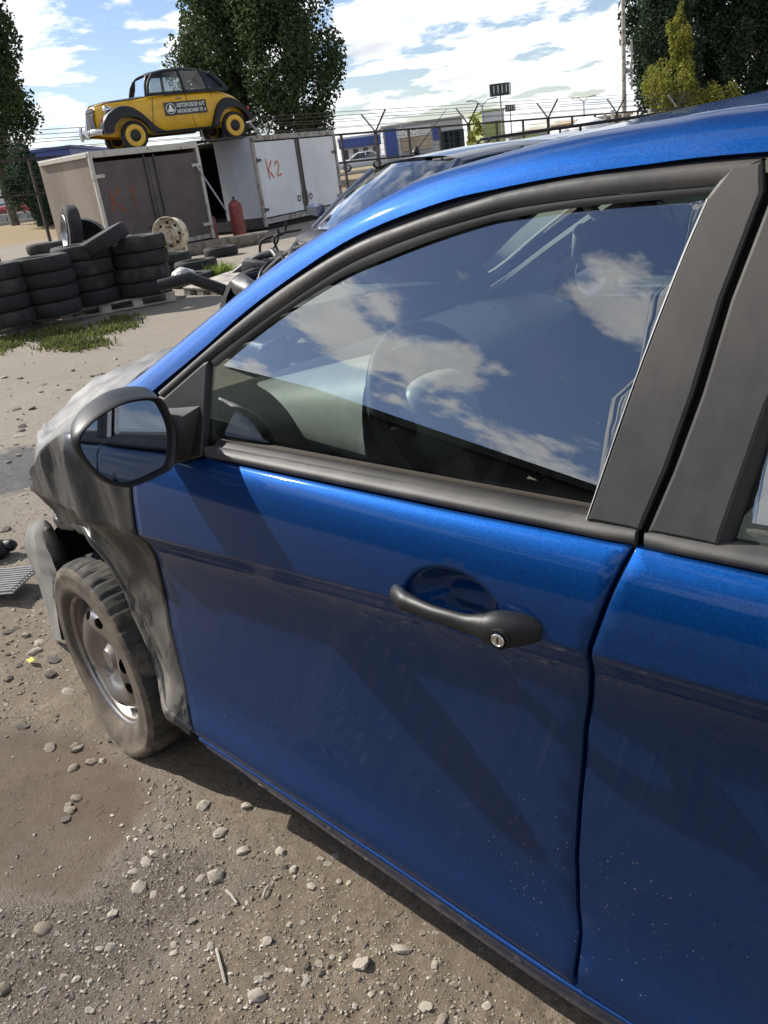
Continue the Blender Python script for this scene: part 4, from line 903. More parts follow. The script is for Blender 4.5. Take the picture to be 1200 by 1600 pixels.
# ------------------------------------------------------------------ the yard behind: two van boxes
def flatv(p): return np.array([p[0], p[1], 0.])
Z3 = np.array([0, 0, 1.])
def van_box(name, label, PL, PR, H, L, ang=0., group=None):
    d = flatv(PR)-flatv(PL); W = np.linalg.norm(d); d /= W; n = np.cross(Z3, d)
    if n@(flatv(PL)-flatv(CAM)) < 0: n = -n
    return thing(name, label, 'van box', M=basis(flatv(PL), d, n, Z3)), W, d, n
def strokes(polys, w, mat, parent, name, y=-.006):
    for pl in polys:
        b = MB(); pts = resample(crom([(a, c) for a, c in pl], 5) if len(pl) > 2 else pl, 14); rings = []
        for i, p in enumerate(pts):
            t = pts[min(i+1, 13)]-pts[max(i-1, 0)]; t /= np.linalg.norm(t)+1e-9; nn = np.array([-t[1], t[0]])*w*(.75+.5*abs(noise.noise(Vector((p[0]*7, p[1]*7, 2)))))
            rings.append([(p[0]-nn[0], y, p[1]-nn[1]), (p[0]-nn[0], y-.003, p[1]-nn[1]), (p[0]+nn[0], y-.003, p[1]+nn[1]), (p[0]+nn[0], y, p[1]+nn[1])])
        b.loft(rings, True, True, True); b.build(name, mat, parent, recalc=True)
K1L, K1R = at(136, 237, 18.2), at(303, 221, 20.2)
k1, W1, D1, N1 = van_box('van_box', 'brown-doored van box with plywood side, marked K1, under the front of the yellow car', K1L, K1R, 2.28, 4.6)
H1 = 2.335; L1 = 2.05
b = MB(); b.box((.02, L1/2+.03, H1/2+.02), (.04, L1, H1-.10)); k1w = b.build('side_wall', 'box_plywood', k1)
b = MB(); b.box((W1-.02, L1/2+.03, H1/2+.02), (.04, L1, H1-.10)); b.build('side_wall', 'box_plywood', k1)
b = MB(); b.box((W1/2, L1+.05, H1/2), (W1, .04, H1-.06)); b.build('back_wall', 'box_plywood', k1)
b = MB(); b.box((W1/2, L1/2+.02, H1-.015), (W1+.04, L1+.12, .03)); b.build('roof', 'galv', k1)
b = MB(); b.box((W1/2, L1/2+.02, .07), (W1+.02, L1+.1, .14)); b.build('chassis', 'dark_void', k1)
b = MB(); b.box((W1/2, -.035, H1-.075), (W1+.06, .07, .13), bev=.01); b.build('top_rail', 'cream_edge', k1)
b = MB(); b.box((W1/2, -.035, .17), (W1+.04, .07, .10), bev=.01); b.build('bottom_rail', 'rust_edge', k1)
for xx in (.0, W1):
    b = MB(); b.box((xx, -.035, H1/2-.02), (.085, .075, H1-.22), bev=.01); b.build('corner_post', 'cream_edge', k1)
b = MB(); b.box((-.025, L1/2, H1-.07), (.05, L1, .10), bev=.01); b.build('side_rail', 'cream_edge', k1)
half = (W1-.12)/2
for k in range(2):
    x0 = .055+k*(half+.012); b = MB(); b.box((x0+half/2, -.02, H1/2-.01), (half, .04, H1-.44), bev=.006); lf = b.build('door_leaf', 'box_brown', k1)
    for zz2 in (.45, H1-.52):
        b = MB(); b.box((x0+(.07 if k == 0 else half-.07), -.060, zz2), (.26, .03, .075), bev=.01); b.build('hinge', 'cream_edge', lf)
    xr = x0+half-.10 if k == 0 else x0+.16
    b = MB(); b.tube([(xr, -.065, .24), (xr, -.065, H1-.18)], .022, 8); b.build('lock_rod', 'dark_steel', lf, smooth=60)
    b = MB(); b.tube([(xr, -.07, .62), (xr+(-.28 if k == 0 else .28), -.075, .60)], .018, 8); b.build('lock_handle', 'dark_steel', lf, smooth=60)
    if k == 0: strokes([[(.28, 1.55), (.30, 1.05)], [(.56, 1.52), (.31, 1.29)], [(.31, 1.29), (.62, 1.02)], [(.80, 1.42), (.90, 1.50), (.92, 1.05)]], .030, 'spray_faded', lf, 'painted_mark', -.045)
K2L, K2R = at(390, 212, 21.8), at(518, 203, 25.1)
k2, W2, D2, N2 = van_box('van_box', 'white van box with rusty double doors marked K2', K2L, K2R, 2.34, 4.4)
H2 = 2.36; L2 = 4.2
for xx in (.02, W2-.02):
    b = MB(); b.box((xx, (L2/2 if xx > 1 else .60)+.03, H2/2+.16), (.04, L2 if xx > 1 else 1.2, H2-.36)); b.build('side_wall', 'box_wall' if xx < 1 else 'dark_steel', k2)  # left wall cut short, other walls coloured dark to deepen the gap's shade
    b = MB(); b.box((xx, L2/2+.03, .20), (.05, L2, .26)); b.build('lower_skirt', 'dark_steel', k2)
b = MB(); b.box((W2/2, L2+.05, H2/2), (W2, .04, H2-.06)); b.build('back_wall', 'dark_steel', k2)
b = MB(); b.box((.02, L2-.25, H2/2+.16), (.04, .5, H2-.36)); b.build('side_wall', 'dark_steel', k2)
b = MB(); b.box((W2/2, L2/2+.1, .36), (W2-.1, L2-.2, .06)); b.build('load_floor', 'dark_void', k2)
b = MB(); b.box((W2/2, L2/2+.02, H2-.015), (W2+.04, L2+.12, .03)); b.build('roof', 'galv', k2)
b = MB(); b.box((W2/2, L2/2+.02, .06), (W2-.06, L2+.06, .12)); b.build('chassis', 'dark_void', k2)
b = MB(); b.box((W2/2, -.035, H2-.07), (W2+.06, .07, .12), bev=.01); b.build('top_rail', 'rust_edge', k2)
b = MB(); b.box((W2/2, -.035, .22), (W2+.04, .07, .14), bev=.01); b.build('bottom_rail', 'rust_edge', k2)
for xx in (.0, W2):
    b = MB(); b.box((xx, -.035, H2/2-.02), (.10, .075, H2-.22), bev=.01); b.build('corner_post', 'rust_edge', k2)
half = (W2-.16)/2
for k in range(2):
    x0 = .06+k*(half+.03); b = MB(); b.box((x0+half/2, -.02, H2/2+.08), (half, .04, H2-.48), bev=.006); lf = b.build('door_leaf', 'box_white', k2)
    for zz2 in (.52, H2-.60):
        b = MB(); b.box((x0+(.06 if k == 0 else half-.06), -.060, zz2), (.24, .03, .07), bev=.02); b.box((x0+(-.02 if k == 0 else half+.02), -.065, zz2), (.06, .04, .12), bev=.01); b.build('hinge', 'rust_wire', lf)
    xr = x0+half-.05 if k == 0 else x0+.07
    b = MB(); b.tube([(xr, -.065, .20), (xr, -.065, H2-.16)], .020, 8); b.build('lock_rod', 'rust_wire', lf, smooth=60)
    b = MB(); b.box((xr, -.07, .66), (.10, .05, .34), bev=.02); b.build('lock_plate', 'rust_wire', lf)
    hx = xr+(-.24 if k == 0 else .22); b = MB(); b.tube([(hx+.07*math.cos(a), -.075, .66+.075*math.sin(a)) for a in np.linspace(0, 2*math.pi, 13)], .013, 6); b.build('pull_ring', 'rust_wire', lf, smooth=60)
    b = MB(); b.box((x0+half-.02 if k == 0 else x0+.02, -.05, H2/2+.08), (.035, .02, H2-.5), bev=.004); b.build('edge_strip', 'rust_wire', lf)
    if k == 0: strokes([[(.46, 1.78), (.49, 1.52), (.53, 1.26)], [(.72, 1.72), (.60, 1.58), (.52, 1.50)], [(.53, 1.49), (.64, 1.38), (.74, 1.28)], [(.86, 1.60), (.95, 1.70), (1.04, 1.62), (1.0, 1.48), (.90, 1.33), (1.0, 1.33), (1.12, 1.36)]], .022, 'spray_orange', lf, 'painted_mark', -.045)
# sheet added over the gap to shade it, under the car's rear wheels
sA = flatv(K1R)+N1*.25; sB = flatv(K2L)+N2*.20; sC = flatv(K2L)+N2*3.9; sD = flatv(K1R)+N1*1.9
b = MB(); b.loft([[(*sA[:2], 2.345), (*sB[:2], 2.37), (*sC[:2], 2.37), (*sD[:2], 2.345)], [(*sA[:2], 2.362), (*sB[:2], 2.388), (*sC[:2], 2.388), (*sD[:2], 2.362)]], True, True, True); tag(b.build('shade_sheet', 'dark_steel', None, recalc=True), 'dark metal sheet added over the gap between the two van boxes to shade it', 'metal sheet')
# in the gap between them
def gas_bottle(p, h, r, label):
    b = MB(); b.lathe([(.0, 0), (r, 0), (r, h*.82), (r*.92, h*.90), (r*.6, h*.97), (r*.35, h), (0, h)], 20); o = b.build('gas_cylinder', 'red_cylinder', None, smooth=50); o.location = p
    v = MB(); v.lathe([(.03, h-.02), (.03, h+.05), (.045, h+.05), (.045, h+.08), (0, h+.08)], 10); v.build('valve', 'dark_steel', o, smooth=40); return tag(o, label, 'gas cylinder', 'gas cylinders between the boxes')
g = at(376, 372, 21.0); gas_bottle((g[0], g[1], 0), .92, .17, 'tall red gas cylinder standing between the two van boxes')
g = at(334, 378, 21.6); gas_bottle((g[0], g[1], 0), .62, .15, 'short red gas cylinder in the dark gap beside the brown box')
b = MB(); a1 = at(306, 258, 20.2); a2 = at(356, 333, 20.7); b.tube([a1, a2], .022, 8); tag(b.build('prop_pole', 'galv', None, smooth=60), 'thin pale pole leaning across the dark gap between the boxes', 'pole')
b = MB(); a1 = at(290, 392, 18.0); a2 = at(420, 378, 18.9); b.tube([flatv(a1)+[0, 0, .10], flatv(a2)+[0, 0, .10]], .16, 10); tag(b.build('log', 'wood_dark', None, smooth=60), 'dark log lying on the ground before the gap between the boxes', 'log')

# ------------------------------------------------------------------ yellow old car on top of the boxes
wf = at(211, 216, 21.2); wr = at(366, 200, 22.5); dd = flatv(wr)-flatv(wf); WB = np.linalg.norm(dd); dd /= WB; ys_ = 1.08; KX = WB/2.34/1.08; KZ = 1.02
F_ = -dd; LF = np.cross(Z3, F_); mid_ = (flatv(wf)+flatv(wr))/2-LF*.70
ycar = thing('vintage_car', 'yellow and black vintage car parked on top of the van boxes', 'car', M=basis((mid_[0], mid_[1], H1+.012), F_*ys_*KX, LF*ys_, Z3*KZ))
def body_ring(x, hw, zb_, zt, n=9, crown=.05, tuck=.06):
    pts = [(hw-tuck, zb_), (hw-.01, zb_+.12), (hw, (zb_+zt)/2), (hw-.02, zt-.10), (hw-.08, zt-.02), (hw*.6, zt+crown*.6), (0, zt+crown)]
    return [(x, y, z) for y, z in pts]+[(x, -y, z) for y, z in pts[-2::-1]]
sec = [(1.84, .30, .55, 1.00), (1.77, .36, .42, 1.10), (1.5, .42, .38, 1.15), (1.05, .52, .36, 1.17), (.70, .64, .36, 1.19), (.45, .68, .36, 1.22), (0, .69, .36, 1.235), (-.6, .685, .38, 1.225), (-1.0, .66, .40, 1.20), (-1.3, .60, .40, 1.08), (-1.52, .50, .40, .93), (-1.66, .38, .42, .76), (-1.70, .28, .46, .62)]
b = MB(); b.loft([body_ring(*s) for s in sec], False, False, False); b.f.append(tuple(range(12, -1, -1))); b.build('body', 'taxi_yellow', ycar, smooth=50, recalc=True)
b = MB(); b.loft([[(x, hw-.10, zt+.012), (x, hw*.5, zt+.055), (x, 0, zt+.07), (x, -hw*.5, zt+.055), (x, -hw+.10, zt+.012)] for x, hw, zt in ((1.80, .36, 1.08), (1.5, .42, 1.14), (1.1, .52, 1.165), (.70, .62, 1.19))], False); b.build('bonnet', 'black_car', ycar, smooth=60, recalc=True)
b = MB(); b.loft([[(1.85+.04*(1-abs(y)/.3), y, .52), (1.90-.06*abs(y), y*1.1, .8), (1.84-.06*abs(y), y*1.1, 1.08)] for y in np.linspace(-.30, .30, 9)], False); gr_ = b.build('grille', 'black_car', ycar, smooth=60, recalc=True)
for k in range(6):
    b = MB(); b.tube([(1.88-.10*abs(y)**1.2, y, .60+.08*k) for y in np.linspace(-.30, .30, 9)], .008, 6); b.build('grille_bar', 'sign_dark', gr_, smooth=60)
# roof, pillars, glass
rsec = [(.60, .46, 1.655), (.45, .52, 1.715), (.15, .55, 1.765), (-.2, .555, 1.775), (-.55, .54, 1.735), (-.85, .50, 1.64), (-1.0, .46, 1.53), (-1.12, .44, 1.36), (-1.22, .44, 1.22)]
b = MB(); rr_ = []
for x, hw, z in rsec: rr_.append([(x, hw*1.02, z-.05), (x, hw, z-.01), (x, hw*.8, z+.03), (x, hw*.4, z+.05), (x, 0, z+.055), (x, -hw*.4, z+.05), (x, -hw*.8, z+.03), (x, -hw, z-.01), (x, -hw*1.02, z-.05)])
b.loft(rr_, False); b.build('roof', 'black_car', ycar, smooth=60, recalc=True)
for s_ in (1, -1):
    for pts, r in (([(.72, .60, 1.20), (.66, .54, 1.48), (.58, .47, 1.65)], .035), ([(.69, .655, 1.22), (.62, .60, 1.48), (.46, .535, 1.70)], .03), ([(-.13, .685, 1.23), (-.12, .63, 1.50), (-.10, .555, 1.75)], .035), ([(-.70, .67, 1.22), (-.66, .61, 1.50), (-.60, .545, 1.71)], .030), ([(-1.15, .60, 1.20), (-1.02, .56, 1.42), (-.82, .52, 1.64)], .06)):
        b = MB(); b.tube([(x, s_*y, z) for x, y, z in crom(pts, 4)], r, 8); b.build('pillar', 'black_car', ycar, smooth=60)
    b = MB(); b.loft([[(x, s_*(hw+.012), 1.19), (x, s_*(hw+.006), 1.262), (x, s_*(hw-.04), 1.27)] for x, hw in ((.72, .645), (.4, .675), (0, .688), (-.6, .682), (-1.0, .655), (-1.2, .61))], False); b.build('waistband', 'black_car', ycar, smooth=60, recalc=True)
    for q in (((.66, .645, 1.25), (-.11, .68, 1.25), (-.10, .56, 1.73), (.47, .535, 1.70)), ((-.15, .68, 1.25), (-.68, .665, 1.25), (-.60, .545, 1.71), (-.12, .56, 1.73)), ((-.71, .66, 1.25), (-1.10, .60, 1.24), (-.84, .515, 1.62), (-.64, .545, 1.70))):
        b = MB(); b.add([(x, s_*y, z) for x, y, z in q], [(0, 1, 2, 3)]); b.build('side_window', 'old_glass', ycar)
    # doors: seams as thin raised strips, handles
    for x in (.60, -.13, -.74):
        b = MB(); b.tube([(x+.02*k*(1 if x > 0 else -1), s_*(.684-(.03 if abs(x) > .5 else 0)), 1.20-.13*k) for k in range(7)], .006, 5); b.build('door_seam', 'sign_dark', ycar)
    b = MB(); b.tube([(-.02, s_*.70, 1.10), (.10, s_*.705, 1.10)], .012, 6); b.build('door_handle', 'chrome', ycar)
    # wings
    def wing_(out, cut, nm):
        out = crom(out, 5); cut = crom(cut, 6); poly = [tuple(p) for p in out]+[tuple(p) for p in cut[::-1]]; c = np.mean(np.array(poly), 0)
        b = MB(); ring = lambda y, k: [(c[0]+(p[0]-c[0])*k, s_*y, c[1]+(p[1]-c[1])*k+.02*(k-1)) for p in poly]
        n = len(poly); b.loft([ring(.42, 1.0), ring(.66, 1.0), ring(.74, .985), ring(.785, .94), ring(.79, .90)], True); 
        no = len(out); L5 = 4*n
        m_ = min(len(out), len(cut)); o2 = resample(np.array(out), 24); c2 = resample(np.array(cut), 24)
        bb = MB(); bb.loft([[(c[0]+(p[0]-c[0])*.90, s_*.789, c[1]+(p[1]-c[1])*.90-.002) for p in o2], [(c[0]+(p[0]-c[0])*.90, s_*.789, c[1]+(p[1]-c[1])*.90-.002) for p in c2]], False)
        b.add(bb.v, bb.f); b.build(nm, 'black_car', ycar, smooth=50, recalc=True)
    wing_([(1.82, .46), (1.80, .70), (1.65, .90), (1.42, 1.02), (1.15, 1.00), (.90, .80), (.66, .50), (.42, .34)], [(1.66, .44), (1.60, .62), (1.40, .78), (1.15, .78), (.92, .66), (.78, .44), (.70, .34)], 'front_mudguard')
    wing_([(-.62, .36), (-.70, .60), (-.84, .88), (-1.06, 1.02), (-1.30, .95), (-1.52, .72), (-1.70, .46)], [(-.74, .36), (-.80, .55), (-.95, .74), (-1.17, .80), (-1.40, .72), (-1.54, .52), (-1.58, .42)], 'rear_mudguard')
    b = MB(); b.box((-.10, s_*.70, .36), (1.2, .16, .05), bev=.02); b.build('running_board', 'black_car', ycar)
    for x in (1.17, -1.17):
        Mw = tf((x, s_*.66, .345), (0, 0, 0), (1.10*KZ/(ys_*KX), 1.0, 1.10)) @ tf((0, 0, 0), (R_(-90*s_), 0, 0)); e = bpy.data.objects.new('wheel', None); COL.objects.link(e); e.parent = ycar
        b = MB(); b.lathe([(.20, -.07), (.26, -.08), (.30, -.06), (.312, 0), (.30, .06), (.27, .08), (.225, .075), (.20, .06)], 36, Mw); b.build('tyre', 'rubber', e, smooth=60, recalc=True)
        b = MB(); b.lathe([(.235, .074), (.225, .092), (.17, .098), (.13, .09), (.118, .075)], 36, Mw); b.build('rim', 'taxi_yellow', e, smooth=50, recalc=True)
        b = MB(); b.lathe([(.125, .080), (.09, .095), (.05, .10), (0, .10)], 24, Mw); b.build('hub_cap', 'black_car', e, smooth=50, recalc=True)
    b = MB(); b.lathe([(.0, -.16), (.06, -.13), (.095, -.05), (.105, 0), (.10, .02), (.06, .045), (0, .055)], 20, tf((1.63, s_*.50, .98), (0, R_(90), 0))); b.build('headlamp', 'chrome', ycar, smooth=60, recalc=True)
    b = MB(); b.box((1.78, s_*.62, .72), (.06, .05, .16), bev=.02); b.build('indicator_lamp', 'spray_orange', ycar)
b = MB(); b.add([(.70, .58, 1.21), (.70, -.58, 1.21), (.58, -.45, 1.65), (.58, .45, 1.65)], [(0, 1, 2, 3)]); b.build('windscreen', 'old_glass', ycar)
b = MB(); b.tube([(1.81, .62, .50), (1.96, .5, .52), (2.0, 0, .52), (1.96, -.5, .52), (1.81, -.62, .50)], .05, 10, flat=1.5); bp_ = b.build('front_bumper', 'chrome', ycar, smooth=60)
for y in (.26, -.26):
    b = MB(); b.tube([(2.05, y, .38), (2.07, y, .55), (2.03, y, .70)], .035, 8); b.build('overrider', 'chrome', bp_, smooth=60)
b = MB(); b.tube([(-1.66, .6, .46), (-1.80, .4, .48), (-1.80, -.4, .48), (-1.66, -.6, .46)], .04, 8, flat=1.5); b.build('rear_bumper', 'chrome', ycar, smooth=60)
b = MB(); b.lathe([(.04, 0), (.05, .03), (.03, .05), (0, .05)], 12, tf((-1.67, .42, .75), (0, R_(-90), 0))); b.build('tail_lamp', 'red_paint', ycar)
b = MB(); b.box((0.0, 0, .62), (2.3, 1.1, .06)); b.build('floor', 'dark_void', ycar)
b = MB(); b.box((-.75, 0, 1.0), (.25, 1.1, .6), bev=.08); b.box((.15, 0, 1.0), (.22, 1.1, .55), bev=.08); b.build('seats', 'seat_cloth', ycar)
# door sign with its lettering
sx0, sx1, sz0, sz1 = .40, -.58, .72, 1.02
sg = MB(); sg.box((-.09, .700, .87), (.98, .016, .30), bev=.003); sg = sg.build('door_sign', 'sign_dark', ycar)
def text_mesh(txt, size, name, mat, parent, M, width=None, ext=.002, bold=.0):
    cu = bpy.data.curves.new(name, 'FONT'); cu.body = txt; cu.size = size; cu.extrude = ext; cu.offset = bold; cu.align_x = 'LEFT'; cu.resolution_u = 3
    to = bpy.data.objects.new(name, cu); COL.objects.link(to); bpy.context.view_layer.update()
    me = bpy.data.meshes.new_from_object(to.evaluated_get(bpy.context.evaluated_depsgraph_get())); bpy.data.objects.remove(to)
    co = np.array([v.co for v in me.vertices]); sc_ = (width/(co[:, 0].max()-co[:, 0].min()) if width and len(co) else 1.0)
    for v in me.vertices: v.co = M @ Vector((v.co.x*sc_, v.co.y, v.co.z))
    me.materials.append(MAT[mat]); o = bpy.data.objects.new(name, me); COL.objects.link(o); o.parent = parent; return o
TMX = basis((.12, .7105, .885), (-1, 0, 0), (0, 0, 1), (0, 1, 0))
text_mesh('АВТОРАЗБОР АУТ', .125, 'lettering', 'letter_white', sg, TMX, .66, bold=.002)
text_mesh('МОСКОВСКИЙ ТР. 4', .105, 'lettering', 'letter_white', sg, basis((.12, .7105, .762), (-1, 0, 0), (0, 0, 1), (0, 1, 0)), .66, bold=.002)
b = MB(); b.tube([(.26+.105*math.cos(a), .711, .87+.115*math.sin(a)) for a in np.linspace(0, 2*math.pi, 29)], .008, 6); b.prism([(.20, .80), (.32, .80), (.34, .84), (.30, .87), (.285, .94), (.26, .965), (.235, .94), (.22, .87), (.18, .84)], .708, .713); b.build('sign_emblem', 'letter_white', sg)

# ------------------------------------------------------------------ tyres, pallets, rims
def tyre_mesh(Rr, Wd, seg=44):
    b = MB(); h = Wd/2; prof = [(Rr*.60, -h*.80), (Rr*.66, -h*.95), (Rr*.80, -h), (Rr*.93, -h*.92), (Rr*.985, -h*.72), (Rr, -h*.3), (Rr, h*.3), (Rr*.985, h*.72), (Rr*.93, h*.92), (Rr*.80, h), (Rr*.66, h*.95), (Rr*.60, h*.80), (Rr*.66, h*.3), (Rr*.70, 0), (Rr*.66, -h*.3), (Rr*.60, -h*.80)]
    rings = []
    for i, (r, z) in enumerate(prof): rings.append([((r-(.010 if (4 <= i <= 7 and k % 2 == 0) else 0))*math.cos(2*math.pi*k/seg), (r-(.010 if (4 <= i <= 7 and k % 2 == 0) else 0))*math.sin(2*math.pi*k/seg), z) for k in range(seg)])
    b.loft(rings, True); o = b.build('tyre', 'rubber_pile', None, smooth=40, recalc=True); me = o.data; bpy.data.objects.remove(o); return me
TM = [tyre_mesh(.385, .192), tyre_mesh(.37, .182), tyre_mesh(.35, .185)]
def tyre(p, label, k=0, rot=(0, 0, 0), grp='old tyres stacked on pallets'):
    o = bpy.data.objects.new('tyre', TM[k]); COL.objects.link(o); o.location = p; o.rotation_euler = (rot[0], rot[1], random.uniform(0, 6)) if rot == (0, 0, 0) else rot; return tag(o, label, 'tyre', grp)
PZ = .13
ordn = ['bottom', 'second from the bottom', 'third from the bottom', 'top']
def tyre_stack(u, v, n, k, where, z0=PZ):
    g = ground_at(u, v, z0); w = [.192, .182, .185][k]; z = z0
    for i in range(n):
        pos = ordn[i] if i < n-1 else 'top'
        if n == 1: pos = 'single'
        tl = (0, 0, 0)
        tyre((g[0]+random.uniform(-.02, .02), g[1]+random.uniform(-.02, .02), z+w/2), f'black tyre, {pos}, {where}', k); z += w*.985
    return g
tyre_stack(10, 508, 4, 1, 'of the stack at the left edge of the picture')
tyre_stack(84, 492, 4, 1, 'of the low front stack second from left')
tyre_stack(146, 474, 4, 0, 'of the middle tall front stack')
tyre_stack(230, 459, 4, 0, 'of the front stack nearest the white rim')
gB = tyre_stack(62, 470, 3, 1, 'of the stack behind the two left front stacks', .0)
tyre_stack(128, 452, 4, 2, 'of the stack behind the tall dusty stack', .0)
tyre_stack(20, 462, 3, 1, 'of the back stack at far left', .0)
tyre_stack(85, 440, 4, 2, 'of the back stack below the leaning wheel', .0)
tyre_stack(190, 442, 4, 0, 'of the back stack carrying the tilted tyre', .0)
tyre_stack(-45, 500, 4, 1, 'of a stack mostly outside the left edge', PZ)
tyre_stack(272, 428, 2, 1, 'of the pair under the white rim', .0)
tyre_stack(306, 424, 1, 2, 'low beside the brown box, right of the white rim', .10)
tyre_stack(345, 400, 1, 2, 'lying in front of the gap between the boxes', .0)
tyre_stack(300, 446, 1, 2, 'lying half in shade before the scrap pallet', .0)
g = at(158, 378, 10.9); tyre((g[0], g[1], g[2]), 'black tyre lying tilted on top of the back row of tyres', 0, (R_(14), R_(-16), .3))

def wheel_up(name, p, yaw, lean, label, rim_mat, Rr=.33, tm=TM[2], cat='wheel', nut=6, tyre_on=True, sc=1.):
    e = thing(name, label, cat, p, (R_(90)+lean, 0, yaw))
    if tyre_on:
        o = bpy.data.objects.new('tyre', tm); COL.objects.link(o); o.parent = e
    b = MB(); r = Rr*.62*sc; b.lathe([(r*1.02, -.09), (r*.92, -.07), (r*.86, 0), (r*.92, .075), (r*1.03, .09), (r*1.06, .10), (r*1.04, .105), (r*.98, .095), (r*.86, .05), (r*.80, .03), (r*.62, .05), (r*.50, .055), (r*.34, .03), (r*.22, .03), (r*.20, .0), (0, .0)], 32); rim = b.build('rim', rim_mat, e, smooth=45, recalc=True)
    for k in range(nut):
        a = 2*math.pi*k/nut; b = MB(); b.lathe([(r*.10, .0), (r*.10, .002), (0, .002)], 10, tf((r*.69*math.cos(a), r*.69*math.sin(a), .048), (0, R_(0), 0))); b.build('opening', 'dark_void', rim)
    return e
wheel_up('wheel', tuple(at(112, 362, 11.5)), R_(-18), R_(-8), 'upright wheel with alloy rim leaning on the plywood box side', 'steel', .335)
wr_ = at(267, 366, 11.3); wheel_up('steel_rim', (wr_[0], wr_[1], wr_[2]), R_(28), R_(-6), 'cream painted steel rim without tyre standing before the brown doors', 'white_rim', .335, cat='rim', tyre_on=False, sc=1.02, nut=8)
b = MB(); arcp = [(.33*math.cos(a), .33*math.sin(a)) for a in np.linspace(R_(5), R_(165), 16)]; b.loft([[(x, -.12, z) for x, z in arcp], [(x*1.02, .10, z*1.02) for x, z in arcp], [(x*1.05, .10, z*1.05) for x, z in arcp], [(x*1.03, -.12, z*1.03) for x, z in arcp]], True, True, True)
o = b.build('wheel_arch_liner', 'black_plastic', None, smooth=50, recalc=True); o.location = tuple(at(130, 368, 11.9)+[0, 0, -.12]); o.rotation_euler = (0, R_(20), R_(50)); tag(o, 'dark curved wheel arch liner standing right of the leaning wheel', 'car part')
# pallets under the tyre stacks
def pallet(p, ang, label, Lx=1.3, Ly=1.0, mat='wood_old', tilt=(0, 0)):
    e = thing('pallet', label, 'pallet', p, (tilt[0], tilt[1], ang), 'wooden pallets in the yard')
    for k in range(6):
        b = MB(); b.box((0, -Ly/2+.07+k*(Ly-.14)/5, .115), (Lx, .12, .022)); b.build('board', mat, e)
    for k in range(3):
        for j in range(3):
            b = MB(); b.box((-Lx/2+.07+j*(Lx-.14)/2, -Ly/2+.07+k*(Ly-.14)/2, .062), (.13, .12, .082)); b.build('block', mat, e)
    for k in range(3):
        b = MB(); b.box((0, -Ly/2+.07+k*(Ly-.14)/2, .0105), (Lx, .12, .021)); b.build('runner', mat, e)
    return e
fa, fb = ground_at(-20, 520), ground_at(270, 468); dirp = flatv(fb-fa); dirp /= np.linalg.norm(dirp); angp = math.atan2(dirp[1], dirp[0]); nrm = np.array([-dirp[1], dirp[0], 0]); nrm = nrm if nrm@(fa-CAM) > 0 else -nrm
for i, (u, v) in enumerate([(12, 517), (106, 500), (216, 480)]):
    q = ground_at(u, v)+nrm*.42; pallet((q[0], q[1], .005), angp, ['weathered pallet under the tyre stacks at the left edge', 'weathered pallet under the two middle tyre stacks', 'weathered pallet under the right tyre stack'][i], 1.02 if i == 2 else 1.15)
q = ground_at(335, 455); pallet((q[0], q[1]+.2, .0), angp+.5, 'broken low pallet with scrap beside the weeds', .95, .7, 'wood_old', (R_(3), R_(-4)))
q = ground_at(318, 436); b = MB(); b.box((0, 0, .10), (1.0, .14, .05)); b.box((.1, .2, .05), (.7, .1, .06)); o = b.build('plank', 'wood_old', None); o.location = (q[0], q[1], 0); o.rotation_euler = (0, R_(5), angp+.2); tag(o, 'pale plank lying on the ground behind the scrap pallet', 'plank')
q = ground_at(283, 450); bmm = bmesh.new(); bmesh.ops.create_icosphere(bmm, subdivisions=3, radius=.16)
for v in bmm.verts: v.co = v.co*(1+.35*noise.noise(v.co*9)); v.co.z *= .8
me = bpy.data.meshes.new('plastic_bag'); bmm.to_mesh(me); bmm.free(); me.materials.append(MAT['bag_plastic']); me.shade_smooth(); o = bpy.data.objects.new('plastic_bag', me); COL.objects.link(o); o.location = (q[0], q[1]+.1, .16); tag(o, 'crumpled white plastic bag beside the right tyre stack', 'bag')
q = ground_at(8, 925); e = thing('vent_panel', 'pale grey ribbed plastic panel lying on gravel at the left edge', 'car part', (q[0]-.10, q[1]-.06, .045), (R_(4), R_(-5), R_(28)))
b = MB(); b.box((0, 0, -.006), (.50, .20, .010), bev=.004); b.build('tray', 'pale_grille', e)
for k in range(11):
    b = MB(); b.box((0, -.09+.018*k, .003), (.49, .007, .010), bev=.002); b.build('rib', 'pale_grille', e)
q = ground_at(4, 880); b = MB(); b.box((0, 0, .04), (.18, .12, .08), bev=.03); b.box((.08, .03, .05), (.08, .06, .05), bev=.02); o = b.build('bracket', 'black_plastic', None, smooth=50); o.location = (q[0]-.1, q[1], .0); o.rotation_euler[2] = .5; tag(o, 'small black plastic bracket behind the ribbed panel', 'car part')

# ------------------------------------------------------------------ grass and weeds
def blades(name, pts, n, h, mat, label, cat, spread=.1):
    V = []; F = []
    for _ in range(n):
        p = random.choice(pts); x = p[0]+random.gauss(0, spread); y = p[1]+random.gauss(0, spread); z = ground_h(x, y); hh = h*random.uniform(.4, 1.2); a = random.uniform(0, 6.28); w = .008+.006*random.random(); lx, ly = math.cos(a)*hh*.5, math.sin(a)*hh*.5; px, py = -math.sin(a)*w, math.cos(a)*w; o_ = len(V)
        V += [(x-px, y-py, z-.005), (x+px, y+py, z-.005), (x+lx*.35+px*.8, y+ly*.35+py*.8, z+hh*.6), (x+lx*.35-px*.8, y+ly*.35-py*.8, z+hh*.6), (x+lx, y+ly, z+hh)]
        F += [(o_, o_+1, o_+2, o_+3), (o_+3, o_+2, o_+4)]
    b = MB(); b.v = V; b.f = F; return stuff(b.build(name, mat), label, cat)
pts = [ground_at(random.uniform(75, 155), random.uniform(520, 546)) for _ in range(30)]
